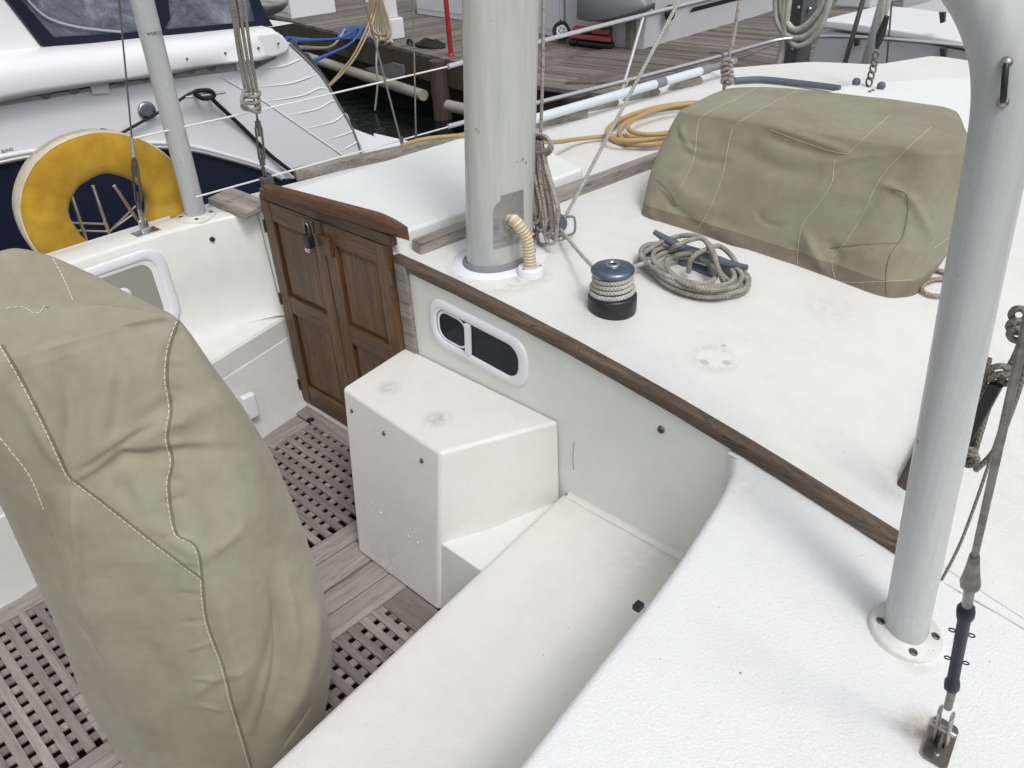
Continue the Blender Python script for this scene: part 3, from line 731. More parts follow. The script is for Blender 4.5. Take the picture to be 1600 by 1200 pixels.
# ================================================================== CANVAS COVERS
def creases(vs, nrm, items):
    P = np.array([tuple(v) for v in vs]); N = np.array([tuple(n) for n in nrm]); D = np.zeros(len(P))
    for poly, amp, sig in items:
        best = np.full(len(P), 1e9); fade = np.ones(len(P)); tot = len(poly)-1
        for i, (a, b) in enumerate(zip(poly, poly[1:])):
            a = np.array(tuple(a)); b = np.array(tuple(b)); d = b-a; L2 = max(1e-12, d@d)
            t = np.clip((P-a)@d/L2, 0, 1); q = a+t[:, None]*d; ds = np.linalg.norm(P-q, axis=1)
            m_ = ds < best; best[m_] = ds[m_]; g = (i+t)/tot; fade[m_] = np.minimum(1, np.minimum(g, 1-g)*3+.15)[m_]
        if isinstance(amp, tuple): pass
        D += amp*np.exp(-(best/sig)**2)*fade
    return P+N*D[:, None]
def grid_normals(rows, closed):
    n, m_ = len(rows), len(rows[0]); out = []
    for i in range(n):
        r_ = []
        for j in range(m_):
            a = rows[max(i-1, 0)][j]; b = rows[min(i+1, n-1)][j]
            c = rows[i][(j-1) % m_ if closed else max(j-1, 0)]; d = rows[i][(j+1) % m_ if closed else min(j+1, m_-1)]
            v = (d-c).cross(b-a); r_.append(v.normalized() if v.length > 1e-9 else V(0, 0, 1))
        out.append(r_)
    return out
def bvh_of(rows, closed):
    vs = [v for r_ in rows for v in r_]; m_ = len(rows[0]); fs = []
    for i in range(len(rows)-1):
        for j in range(m_ if closed else m_-1):
            j2 = (j+1) % m_; fs.append((i*m_+j, i*m_+j2, (i+1)*m_+j2, (i+1)*m_+j))
    return BVHTree.FromPolygons(vs, fs)
def drape(bv, pts, off_=.0012):
    out = []
    for x, y in pts:
        hit = bv.ray_cast(CAM, ray(x, y).normalized(), 20)
        if hit[0] is not None:
            n_ = hit[1] if hit[1].dot(CAM-hit[0]) > 0 else -hit[1]; out.append((hit[0]+n_*off_, n_))
    return out
def dense(pts, step=6):
    c = cr([V(x, y, 0) for x, y in pts], 10); out = [(c[0].x, c[0].y)]
    for q in c[1:]:
        d = math.hypot(q.x-out[-1][0], q.y-out[-1][1]); k = max(1, int(d/step))
        x0_, y0_ = out[-1]
        for i in range(1, k+1): out.append((lp(x0_, q.x, i/k), lp(y0_, q.y, i/k)))
    return out
def stitch(par, bv, pts, dash=.0085, gap=.0035, w_=.0012):
    mb = MB()
    h = drape(bv, dense(pts), .0014); d = 0; seg = []; on = True
    for i in range(1, len(h)):
        a, b = h[i-1][0], h[i][0]; L = (b-a).length
        if L > .05: continue
        pos = 0
        while pos < L:
            need = (dash if on else gap)-d; st = min(need, L-pos)
            if on: seg.append(lp(a, b, pos/L)); e = lp(a, b, (pos+st)/L)
            pos += st; d += st
            if d >= (dash if on else gap)-1e-9:
                if on and len(seg) >= 1: mb.tube([seg[0], e], w_, 5, sy=.7)
                seg = []; d = 0; on = not on
    if mb.v: mb.build('stitching', M['thread'], par)
def seamline(par, bv, pts, r=.0022, off_=.0008):
    mb = MB()
    h = [a for a, b in drape(bv, dense(pts, 8), off_)]
    if len(h) > 2: mb.tube(h, r, 6); mb.build('seam', M['seam'], par)

# ---- tall cover over wheel and pedestal
Qc = V(-1.6, .43, 0); nv = V(-.7157, .698, 0); uv_ = V(.698, .7157, 0)
def interp(tab, z):
    if z <= tab[0][0]: return tab[0][1]
    for (a, va), (b, vb) in zip(tab, tab[1:]):
        if z <= b: return va+(vb-va)*(z-a)/(b-a)
    return tab[-1][1]
RT_ = [(0, .26), (.05, .274), (.223, .308), (.417, .316), (.595, .300), (.802, .279), (.931, .252), (1.051, .217), (1.15, .188), (1.20, .170)]
LT_ = [(0, -.275), (.075, -.283), (.228, -.300), (.478, -.283), (.641, -.280), (.826, -.277), (.903, -.276), (1.05, -.285), (1.2, -.30)]
NU, NV = 400, 240
base_z = .015; top_z = 1.195
rows = []
def sect(z, shrink=1.0, zz=None):
    sr, sl_ = interp(RT_, z), interp(LT_, z); c = (sr+sl_)/2; w_ = (sr-sl_)/2; d_ = lp(.21, .19, z/1.2); r_ = []
    bow = .03
    for k in range(NU):
        a = 2*math.pi*k/NU; ca, sa_ = math.cos(a), math.sin(a); e = 2/2.35
        s_ = math.copysign(abs(ca)**e, ca)*w_*shrink; t_ = math.copysign(abs(sa_)**e, sa_)*d_*shrink
        # taper the depth toward the pointed starboard end near the top
        k1 = max(0, min(1, (z-.75)/.45)); t_ *= lp(1, max(.12, 1-max(0, (s_/w_+.6)/1.6)**1.3*.92), k1)
        p = Qc+uv_*(c+s_)+nv*(t_); r_.append(V(p.x, p.y, (z if zz is None else zz(s_/max(w_, .01), t_/d_))))
    return r_
def TS(a, b, sh=1):   # the top rises away from the crisp front ridge and toward the wheel's port side
    f_ = max(0, min(1, (b*sh+1)/2)); l_ = max(0, min(1, (1-a*sh)/1.5)); return .105*f_**1.1*l_**.9
for i in range(NV):
    u_i = i/(NV-1); rows.append(sect(lp(base_z, top_z-.02, u_i), 1, lambda a, b, u_i=u_i: lp(base_z, top_z-.02, u_i)+TS(a, b)*max(0, (u_i-.7)/.3)**1.5))
for sh in (.995, .985, .96, .92, .85, .7, .5, .3, .12, .01):
    dz = {.995: -.012, .985: -.006, .96: -.001}.get(sh, .0)
    rows.append(sect(top_z-.001, sh, lambda a, b, dz=dz, sh=sh: top_z+dz+TS(a, b, sh)))
bv = bvh_of(rows, True)
def DR(pts, st=25): return [a for a, b in drape(bv, dense(pts, st), 0)]
nr_ = grid_normals(rows, True)
vs = [v for r_ in rows for v in r_]; ns = [v for r_ in nr_ for v in r_]
cc = sum(vs, V(0, 0, 0))/len(vs)
ns = [n_ if n_.dot(V(v.x-cc.x, v.y-cc.y, 0)) > 0 or abs(n_.z) > .8 else -n_ for v, n_ in zip(vs, ns)]
items = []
def cz_(pts, amp, sig):
    h = DR(pts)
    if len(h) > 1: items.append((h, amp, sig))
cz_([(110, 745), (190, 695), (265, 660), (350, 620)], .013, .022); cz_([(110, 760), (190, 715), (270, 700), (420, 690)], -.014, .022)
cz_([(190, 700), (270, 690), (400, 690)], .008, .014); cz_([(110, 745), (108, 640), (110, 520)], -.012, .028); cz_([(140, 730), (165, 640), (190, 560)], .010, .03)
cz_([(110, 745), (60, 660), (20, 600)], .010, .02); cz_([(180, 720), (230, 660), (300, 610)], -.010, .02)
cz_([(120, 760), (118, 850), (130, 960)], .014, .03); cz_([(85, 770), (75, 850), (110, 950)], -.010, .02)
cz_([(170, 740), (230, 800), (290, 840)], -.009, .018); cz_([(200, 760), (260, 830), (330, 880)], .010, .018)
for pts, a_, s_ in (([(112, 748), (150, 722), (178, 702), (230, 672), (265, 652)], -.010, .007), ([(175, 706), (220, 702), (265, 694), (330, 690)], .007, .008), ([(178, 706), (215, 712), (262, 716)], -.008, .008),
    ([(112, 750), (150, 728), (182, 700)], .009, .009), ([(106, 738), (104, 690), (108, 640), (100, 600)], -.008, .009), ([(100, 735), (70, 690), (45, 640)], .006, .010), ([(188, 560), (180, 640), (172, 700)], -.007, .012),
    ([(115, 760), (120, 800), (128, 880), (130, 920)], .009, .009), ([(75, 840), (95, 880), (110, 930)], -.006, .006), ([(88, 850), (118, 905), (140, 960)], .006, .006), ([(110, 950), (150, 1010), (160, 1030)], -.006, .006),
    ([(425, 900), (440, 985), (428, 1060), (402, 1140)], -.010, .010), ([(445, 890), (462, 985), (455, 1060)], .007, .012), ([(488, 1100), (470, 1130), (440, 1170)], -.006, .006), ([(510, 980), (516, 1040), (506, 1090)], .005, .006),
    ([(280, 495), (200, 488), (120, 478), (75, 474)], .009, .007), ([(285, 498), (230, 508), (170, 510)], -.006, .010), ([(278, 500), (250, 540), (240, 590)], .004, .010), ([(320, 870), (350, 850), (380, 820)], .005, .012), ([(300, 1090), (340, 1060), (400, 1040)], .004, .012)):
    cz_(pts, a_, s_)
cz_([(395, 850), (430, 950), (440, 1060), (400, 1180)], -.016, .035); cz_([(470, 880), (490, 980), (470, 1080), (420, 1160)], .016, .035)
cz_([(330, 900), (360, 1000), (400, 1150)], .012, .02); cz_([(300, 620), (360, 760), (420, 860)], .010, .05)
cz_([(430, 860), (440, 960), (400, 1080), (370, 1150)], -.012, .02); cz_([(150, 900), (165, 1000), (230, 1150)], .012, .04)
cz_([(200, 980), (260, 1060), (310, 1180)], -.009, .035); cz_([(80, 800), (120, 900), (150, 990)], .008, .01); cz_([(70, 780), (100, 860), (135, 960)], -.007, .010)
cz_([(280, 497), (200, 520), (100, 500), (20, 500)], -.008, .03); cz_([(150, 480), (220, 620)], .008, .05); cz_([(40, 560), (90, 640), (110, 740)], .008, .02)
for k in range(14):
    y_ = 520+k*45; x_ = 264+(k > 7)*25+(k > 9)*(k-9)*9
    cz_([(x_-14, y_+random.uniform(-6, 6)), (x_+26, y_+random.uniform(-14, 10))], .0035*random.choice((-1, 1)), .007)
P = creases(vs, ns, [(a_, b_*.9, c_i) for a_, b_, c_i in items])
# soft random cloth billow
for i in range(len(P)):
    v = V(*P[i]); n_ = ns[i]; k = noise.noise(v*4.0)*.0035+noise.noise(v*9+V(3, 0, 0))*.0015
    P[i] += np.array(tuple(n_*k))
m_ = NU; rows2 = [[V(*P[i*m_+j]) for j in range(m_)] for i in range(len(rows))]
wc = thing('wheel_cover', 'tall khaki canvas cover draped over the steering pedestal in the cockpit', 'cover', (-1.6, .43, 0))
MB().quadgrid(rows2, True, True).build('canvas', M['canvas'], wc)
bv = bvh_of(rows2, True)
st = MB(); se_ = MB()
for pts, both in (([(0, 541), (30, 592), (70, 672), (102, 740), (120, 757), (170, 795), (240, 850), (312, 905)], 1), ([(278, 497), (262, 540), (257, 590), (264, 640), (258, 683), (266, 720), (260, 760), (267, 815), (275, 838), (298, 850), (308, 870), (312, 903)], 1),
             ([(313, 905), (320, 970), (345, 1040), (360, 1100), (378, 1160), (392, 1210)], 1), ([(0, 683), (38, 730), (54, 758), (70, 800)], 0), ([(83, 405), (98, 432), (114, 470)], 0), ([(10, 483), (35, 480), (58, 491), (74, 473)], 0)):
    stitch(wc, bv, pts)
    if both: seamline(wc, bv, [(x+4, y-1) for x, y in pts])

# ---- sage cover over the roof hatch
f0 = [V(-1.66, 2.27, 0), V(-.80, 2.385, 0), V(-.745, 2.48, 0), V(-.80, 2.98, 0), V(-1.50, 3.05, 0), V(-1.76, 2.95, 0)]
t0 = [V(-1.655, 2.46, 0), V(-.80, 2.48, 0), V(-.715, 2.60, 0), V(-.90, 2.98, 0), V(-1.56, 2.95, 0), V(-1.70, 2.86, 0)]
def resamp(poly, n):
    c = []; N = len(poly)
    for i in range(N):      # round the corners
        a, b, d = poly[i-1], poly[i], poly[(i+1) % N]
        r1 = min(.06, (a-b).length*.3); r2_ = min(.06, (d-b).length*.3)
        p1 = b+(a-b).normalized()*r1; p2 = b+(d-b).normalized()*r2_
        for t in (0, .25, .5, .75, 1): c.append((1-t)**2*p1+2*t*(1-t)*b+t*t*p2)
    c.append(c[0]); L = [0]
    for a, b in zip(c, c[1:]): L.append(L[-1]+(b-a).length)
    out = []; 
    for k in range(n):
        s_ = L[-1]*k/n; i = 0
        while L[i+1] < s_: i += 1
        out.append(lp(c[i], c[i+1], (s_-L[i])/max(1e-9, L[i+1]-L[i])))
    return out
NU = 300; fb, ft = resamp(f0, NU), resamp(t0, NU); ctr = V(-1.22, 2.72, 0)
rows = []
def topz(p): return 1.15+.008*math.cos((p.x+1.22)*3)
for i in range(70):
    t = i/69; row = []
    for k in range(NU):
        a, b = fb[k], ft[k]; s_ = math.sin(t*math.pi/2)**.8 if False else t**.9
        bul = math.sin(t*math.pi)*.022
        p = lp(a, b, s_); p = p+(p-ctr).normalized()*bul
        z0 = roof(p.x)-.002; z1 = topz(b)-.012; row.append(V(p.x, p.y, lp(z0, z1, t)))
    rows.append(row)
for sh, dz in ((.993, -.008), (.982, -.003), (.965, 0), (.92, .003), (.85, .004), (.75, .004), (.62, .004), (.48, .004), (.33, .004), (.18, .004), (.05, .004), (.005, .004)):
    row = []
    for k in range(NU):
        p = lp(ctr, ft[k], sh); row.append(V(p.x, p.y, topz(p)+dz))
    rows.append(row)
bv = bvh_of(rows, True); nr_ = grid_normals(rows, True); vs = [v for r_ in rows for v in r_]; ns = [v for r_ in nr_ for v in r_]
ns = [n_ if n_.dot(v-V(ctr.x, ctr.y, .95)) > 0 else -n_ for v, n_ in zip(vs, ns)]
items = []
cz_([(1190, 195), (1260, 215), (1330, 240)], .012, .012); cz_([(1190, 210), (1250, 232), (1310, 245)], -.010, .014)
cz_([(1150, 230), (1220, 265), (1290, 270)], -.016, .035); cz_([(1060, 190), (1070, 220), (1085, 240)], .010, .01); cz_([(1065, 175), (1060, 215), (1110, 235)], -.008, .012)
cz_([(1290, 285), (1350, 260), (1400, 240)], .006, .015); cz_([(1370, 285), (1400, 295), (1418, 308)], .014, .012); cz_([(1418, 305), (1430, 320), (1455, 370)], .014, .016)
cz_([(1380, 300), (1350, 330), (1330, 360)], -.010, .025); cz_([(1255, 360), (1275, 400), (1290, 425)], .018, .018); cz_([(1250, 380), (1240, 410), (1215, 425)], -.018, .03)
cz_([(1290, 375), (1310, 400), (1300, 425)], -.014, .02); cz_([(1240, 300), (1320, 300), (1390, 330)], .008, .04); cz_([(1050, 270), (1080, 310), (1160, 340)], .014, .04)
cz_([(1100, 350), (1160, 385), (1225, 420)], .022, .035); cz_([(1130, 390), (1180, 412), (1235, 432)], -.016, .02); cz_([(1035, 300), (1060, 330), (1100, 360)], -.012, .02)
cz_([(1020, 310), (1016, 330), (1025, 345)], .012, .012); cz_([(1030, 290), (1050, 310), (1060, 322)], .008, .006); cz_([(1300, 395), (1360, 385), (1400, 380)], .005, .012)
cz_([(1330, 400), (1390, 400), (1440, 370)], .014, .04); cz_([(1420, 330), (1415, 370), (1400, 430)], .006, .006); cz_([(1300, 260), (1330, 248), (1400, 240)], .006, .01)
cz_([(1060, 230), (1100, 250), (1140, 255)], -.010, .02); cz_([(1180, 330), (1200, 350), (1230, 352)], -.006, .01)
P = creases(vs, ns, [(a_, b_*.72, c_i*.8) for a_, b_, c_i in items])
for i in range(len(P)):
    v = V(*P[i]); k = noise.noise(v*5)*.004+noise.noise(v*13+V(3, 0, 0))*.0015
    P[i] += np.array(tuple(ns[i]*k))
for i in range(len(P)):
    P[i][2] = max(P[i][2], roof(P[i][0])+.0005)
rows2 = [[V(*P[i*NU+j]) for j in range(NU)] for i in range(len(rows))]
hc = thing('hatch_cover', 'sage green canvas cover over a boxy hatch on the cabin roof', 'cover', (-1.22, 2.7, .8))
HB = 8
MB().quadgrid(rows2[HB:], True, True).build('canvas', M['canvas_g'], hc); MB().quadgrid(rows2[:HB+1], True, True).build('hem', M['hem'], hc)
bv = bvh_of(rows2, True); st = MB(); se_ = MB()
for pts in ([(1195, 131), (1150, 155), (1100, 180), (1090, 200), (1085, 245), (1065, 290), (1045, 315)], [(1243, 143), (1200, 165), (1155, 192), (1142, 210), (1130, 270), (1110, 325), (1090, 358)],
            [(1388, 182), (1355, 212), (1325, 240), (1305, 252), (1300, 285), (1278, 320), (1255, 350), (1247, 390), (1247, 425)], [(1455, 199), (1415, 235), (1375, 280), (1345, 340), (1320, 380), (1300, 405), (1306, 440)],
            [(1205, 203), (1250, 220), (1300, 236), (1325, 241)], [(1247, 426), (1233, 452)], [(1306, 432), (1303, 465)],
            [(1015, 342), (1060, 358), (1130, 385), (1200, 420), (1270, 433), (1330, 441), (1425, 437)], [(1460, 387), (1478, 374), (1492, 368)]):
    stitch(hc, bv, pts, .006, .0025, .0009)
for pts in ([(1392, 295), (1418, 308), (1412, 365), (1390, 400), (1384, 435), (1386, 466)], [(1297, 388), (1350, 382), (1403, 380)], [(1025, 280), (1045, 300), (1058, 321)]): seamline(hc, bv, pts, .0014)
h = drape(bv, [(1273, 444)], .001)
if h: MB().lathe(h[0][0], [(.009, -.002), (.009, .002), (.005, .004), (.004, .002)], h[0][1], 18).build('snap_button', M['chrome'], hc)

# ================================================================== WINCH, CLEAT, ROPES
wb = ar(948, 484, 0); wb = V(wb.x+.004, wb.y+.02, roof(wb.x)-.004)
wn = thing('winch', 'blue and black two-speed winch with grey rope wound round its drum', 'winch', wb)
MB().lathe(wb, [(.069, -.004), (.070, .006), (.070, .046), (.066, .052), (.05, .054)], n=48).build('base_drum', M['blackm'], wn)
MB().lathe(wb, [(.050, .052), (.046, .075), (.046, .10), (.053, .112), (.053, .118)], n=40).build('drum', M['steel_d'], wn)
MB().lathe(wb, [(.055, .113), (.061, .119), (.062, .124), (.056, .131), (.030, .136), (.022, .137)], n=48).build('top_cap', M['anod'], wn)
MB().lathe(wb, [(.022, .135), (.022, .141), (.018, .144), (.012, .143), (.011, .134)], n=24).build('handle_socket', M['chrome'], wn)
MB().lathe(wb, [(.0105, .1385), (.0105, .1395)], n=8).build('socket_hole', M['dark'], wn)
# sheet: from winch turns to block and up
blk = ar(872, 372, .0)
sh = thing('jib_sheet', 'pale braided rope rising from deck block past the mast, led to the winch', 'rope', blk)
turns = []
for k in range(0, 4*20+5):
    a = 2*math.pi*k/20+R(200); z = .056+.0145*k/20; rr = .0545+.006*(k < 22)-.002*(k/80); turns.append(wb+V(rr*math.cos(a), rr*math.sin(a), z))
MB().tube(turns, .0068, 10).build('drum_turns', M['rope_w'], sh)
bt_ = blk+V(.008, 0, .035)
MB().tube(cr([bt_, lp(bt_, turns[-1], .5)-V(0, 0, .002), lp(bt_, turns[-1], .8)+V(0, 0, .002), turns[-1]], 6), .0055, 8).build('lead', M['rope_w'], sh)
rt = ay(1062, 0, 2.35); rt2 = bt_+(rt-bt_)*1.35
MB().tube([lp(bt_+V(.004, .01, .02), rt2, k/30) for k in range(31)], .0058, 10).build('standing_length', M['rope_w'], sh)
bl = thing('turning_block', 'grey ball-bearing turning block on the roof beside the mast', 'block', blk)
bd = (CAM-blk).normalized(); bd = V(bd.x, bd.y, .2).normalized(); bcn = blk+V(0, 0, .052)
for s_ in (-.011, .011): MB().lathe(bcn+bd*s_, [(.028, -.0015), (.031, 0), (.028, .0015)], bd, 24, ).build('cheek', M['galv'], bl)
MB().lathe(bcn, [(.022, -.008), (.018, 0), (.022, .008)], bd, 24).build('sheave', M['black'], bl)
MB().tube(cr([bcn+V(.02, .02, .02), bcn+V(.045, .03, .02), bcn+V(.045, .03, -.03), bcn+V(.018, .015, -.045)], 6), .004, 8).build('becket', M['tape'], bl)
MB().lathe(blk, [(.026, -.004), (.026, .006), (.012, .012)], n=20).build('deck_pad', M['chrome'], bl)

# horn cleat
ca, cb = ar(1022, 362, .075), ar(1168, 418, .06)
cc_ = ar(1100, 418, 0)
cm_ = lp(ca, cb, .5)
cl = thing('horn_cleat', 'large blue-grey horn cleat on the roof holding the rope coil', 'cleat', V(cm_.x, cm_.y, roof(cm_.x)))
arm = [lp(ca, cb, t)+V(0, 0, -.02*(1-abs(2*t-1)**2)) for t in [k/12 for k in range(13)]]
MB().tube(arm, [.008+.008*(1-abs(2*k/12-1)**2) for k in range(13)], 14).build('horns', M['galv'], cl)
zb_ = roof(cm_.x)-.004; dd = (cb-ca).normalized()
for s_ in (-.035, .035):
    q = cm_+dd*s_; MB().tube([V(q.x+dd.x*s_*.5, q.y+dd.y*s_*.5, zb_), V(q.x, q.y, q.z-.02)], [.02, .012], 12).build('leg', M['galv'], cl)
q = cm_; MB().box(q.x-.07, q.x+.07, q.y-.02, q.y+.02, zb_, zb_+.012).build('base_plate', M['galv'], cl, bevel=.004)
coil = thing('rope_coil', 'dirty grey braided rope coiled round the blue-grey cleat', 'rope', V(cm_.x, cm_.y-.03, roof(cm_.x)))
def loopc(cx, cy, a_, b_, rot, z0_, n=28, ph=0, jit=4):
    pts = []
    for k in range(n):
        t = 2*math.pi*k/n+ph; dx, dy = a_*math.cos(t), b_*math.sin(t)
        x = cx+dx*math.cos(rot)-dy*math.sin(rot)+random.uniform(-jit, jit)*.25; y = cy+dx*math.sin(rot)+dy*math.cos(rot)
        pts.append(ar(x, y, z0_+.004*math.sin(2*t+ph)))
    return pts
mbc = MB(); rr = .0078
spec = [(1092, 432, 78, 28, .20, .008), (1082, 424, 84, 26, .22, .010), (1088, 428, 70, 33, .24, .022), (1078, 420, 76, 28, .26, .024), (1096, 430, 74, 24, .20, .034), (1084, 416, 66, 26, .28, .038), (1100, 424, 60, 26, .2, .048), (1060, 412, 62, 24, .35, .044)]
for k, (cx, cy, a_, b_, ro, z_) in enumerate(spec):
    mbc.tube(cr(loopc(cx, cy, a_, b_, ro, z_, 14, k*.7), 4, True), rr, 9, closed=True)
mbc.build('lower_loops', M['rope'], coil)
mbc = MB()
mbc.tube(cr([ar(1000, 400, .03), ar(1040, 375, .06), ar(1085, 368, .085), ar(1110, 385, .09), ar(1122, 420, .07), ar(1130, 440, .03)], 6), rr, 9)
mbc.tube(cr([ar(1048, 392, .06), ar(1060, 382, .10), ar(1095, 372, .105), ar(1112, 392, .09), ar(1125, 425, .06), ar(1140, 440, .02)], 6), rr, 9)
mbc.tube(cr([ar(1076, 425, .02), ar(1080, 405, .07), ar(1098, 392, .085), ar(1125, 385, .07), ar(1150, 410, .04), ar(1155, 440, .02)], 6), rr, 9)
mbc.tube(cr([ar(990, 412, .01), ar(1010, 405, .03), ar(1040, 420, .04), ar(1080, 445, .04), ar(1140, 450, .03), ar(1170, 440, .02), ar(1160, 420, .03)], 6), rr, 9)
mbc.build('figure_eight_turns', M['rope'], coil)
tl = MB().tube(cr([wb+V(.05, .02, .09), ar(990, 418, .05), ar(1015, 410, .035)], 6), rr*.9, 9); tl.build('tail', M['rope_w'], coil)

# rope hank hanging on the mast
hk = thing('rope_hank', 'coiled hank of flecked grey rope hanging beside the mast', 'rope', ay(850, 385, 1.86))
mh = MB(); YH = 1.84
tp = (839, 220)
for k in range(12):
    s_ = (k-5.5)/5.5; wob = random.uniform(-3, 3); yb = 362+random.uniform(-16, 26); xb = 845+s_*17
    pts = [(tp[0]+s_*4, tp[1]), (tp[0]-6+s_*14, 270), (xb-9+wob, 330), (xb-6, yb-8), (xb+2, yb), (xb+10, yb-10), (xb+9-wob, 320), (tp[0]+4+s_*13, 265), (tp[0]+4+s_*3, tp[1])]
    mh.tube(cr([ay(x, y, YH+.014*math.sin(k*2.3)+.006*(i % 2)) for i, (x, y) in enumerate(pts)], 6), .0058, 8)
mh.build('loops', M['rope_f'], hk)
mh = MB()
for k in range(3): mh.tube(cr([ay(842+17*math.cos(t)+k*2, 224+14*math.sin(t)+k*3, YH-.012+.008*k) for t in [2*math.pi*j/8 for j in range(8)]], 4, True), .005, 8, closed=True)
mh.tube([ay(845, 215, YH), ay(848, 100, YH), ay(850, -60, YH)], .0052, 8); mh.build('gasket_turns', M['rope_f'], hk)

# tan hose on the port side of the roof
th = thing('water_hose', 'tan rubber hose coiled on the roof behind the green cover', 'hose', ar(1000, 200, 0))
mt = MB(); hr = .0095
mt.tube(cr([ar(628, 228, .075), ar(660, 218, .075), ar(720, 212, .075), ar(790, 215, .075), ar(860, 222, .08), ar(905, 217, .03), ar(950, 213, .02), ar(1000, 212, .02), ar(1060, 205, .02)], 8), hr, 10)
for k, (cx, cy, a_, b_, ro) in enumerate(((1030, 196, 80, 26, -.18), (1040, 194, 74, 28, -.22), (1036, 190, 90, 24, -.2), (1050, 186, 70, 20, -.2))):
    mt.tube(cr([ar(cx+a_*math.cos(t)*math.cos(ro)-b_*math.sin(t)*math.sin(ro), cy+a_*math.cos(t)*math.sin(ro)+b_*math.sin(t)*math.cos(ro), .012+.017*k) for t in [2*math.pi*j/16 for j in range(16)]], 4, True), hr, 10, closed=True)
mt.build('hose_coils', M['hose'], th)
# brown bleached line at the cover's corner
bl2 = thing('deck_line', 'bleached brown rope end lying by the corner of the green cover', 'rope', ar(1470, 440, 0))
mt = MB(); mt.tube(cr([ar(x, y, z) for x, y, z in ((1500, 430, .01), (1455, 437, .01), (1442, 428, .012), (1450, 418, .015), (1480, 425, .012), (1500, 415, .01))], 6), .0068, 9)
mt.tube(cr([ar(x, y, .012) for x, y in ((1510, 450), (1470, 462), (1445, 457), (1442, 446), (1465, 436), (1500, 438), (1520, 430))], 6), .0068, 9); mt.build('brown_strands', M['rope_b'], bl2)
MB().tube(cr([ar(x, y, .008) for x, y in ((1455, 418), (1470, 425), (1490, 430), (1510, 425))], 6), .006, 8).build('dark_strand', M['rope_d'], bl2)

# ================================================================== SHROUDS
def turnbuckle(par, a, b, r=.006, w_=.012, m_=None):
    m_ = m_ or M['steel_d']; d = (b-a).normalized(); side = d.cross((CAM-a).normalized()).normalized(); L = (b-a).length
    q = MB()
    for s_ in (-1, 1): q.tube([a+d*L*.12+side*w_*s_*.2, a+d*L*.2+side*w_*s_, a+d*L*.8+side*w_*s_, a+d*L*.88+side*w_*s_*.5], r*.55, 8)
    q.cyl(a+d*L*.05, a+d*L*.17, r*1.3, n=12); q.cyl(a+d*L*.83, a+d*L*.95, r*1.3, n=12)
    q.build('turnbuckle_body', m_, par)
    MB().cyl(a, a+d*L*.36, r*.6, n=8).build('threaded_rod', m_, par); MB().cyl(b, b-d*L*.36, r*.6, n=8).build('threaded_rod', m_, par)
# A: wire in front of life ring
sA = thing('port_shroud', 'thin wire shroud with open turnbuckle standing in front of the yellow life ring', 'shroud', V(-2.985, 1.02, cz))
b0_ = ax(225, 352, -3.0); b0_ = V(-3.0, b0_.y, cz)
p1_ = ax(218, 330, -3.0); p2_ = ax(209, 245, -3.0); p3_ = ax(206, 215, -3.0); p4_ = ax(184, -20, -3.0)
MB().box(b0_.x-.03, b0_.x+.03, b0_.y-.045, b0_.y+.045, cz-.002, cz+.004).build('deck_plate', M['steel'], sA, bevel=.002)
MB().box(b0_.x-.008, b0_.x+.008, b0_.y-.018, b0_.y+.018, cz, cz+.05).build('chainplate', M['steel'], sA, bevel=.006)
MB().tube([b0_+V(0, 0, .035), p1_+V(0, 0, .02)], [.011, .007], 10).build('toggle', M['steel'], sA)
turnbuckle(sA, p1_, p2_, .008, .0095); MB().cyl(p2_, p3_, .009, .005, 10).build('swage', M['steel'], sA); MB().cyl(p3_, p4_, .0032, n=8).build('wire', M['steel_d'], sA)
# B: bundle near door with rope knot
XB = -2.80; qb = [ax(418, 288, XB), ax(411, 262, XB), ax(402, 185, XB), ax(396, 150, XB)]
sB = thing('aft_shroud', 'shroud with turnbuckle and grey ropes knotted to it behind the cabin door', 'shroud', qb[0])
MB().box(qb[0].x-.016, qb[0].x+.016, qb[0].y-.022, qb[0].y+.022, .85, qb[0].z+.03).build('chainplate', M['steel_d'], sB, bevel=.004)
MB().cyl(qb[0]+V(0, 0, .01), qb[1], .008, n=10).build('toggle', M['steel_d'], sB); turnbuckle(sB, qb[1], qb[2], .008, .010)
MB().cyl(qb[2], ax(366, -20, XB), .0035, n=8).build('wire', M['steel_d'], sB)
mt = MB()
for (x0_, x1_) in ((362, 390), (370, 396), (378, 402), (358, 384)):
    mt.tube(cr([ax(x0_, -20, XB+.01), ax(lp(x0_, x1_, .5), 70, XB+.015), ax(x1_, 145, XB+.01)], 8), .0058, 8)
mt.build('hanging_ropes', M['rope_d'], sB)
mt = MB()
for k in range(3): mt.tube(cr([ax(393+13*math.cos(t)-k*1, 146+k*10+6*math.sin(t), XB+.018+.010*math.sin(t)) for t in [2*math.pi*j/8 for j in range(8)]], 4, True), .0062, 8, closed=True)
mt.tube(cr([ax(380, 148, XB+.02), ax(378, 160, XB+.03), ax(392, 172, XB+.03), ax(405, 175, XB+.02), ax(404, 160, XB+.02)], 5), .0062, 8)
mt.build('knot', M['rope'], sB)
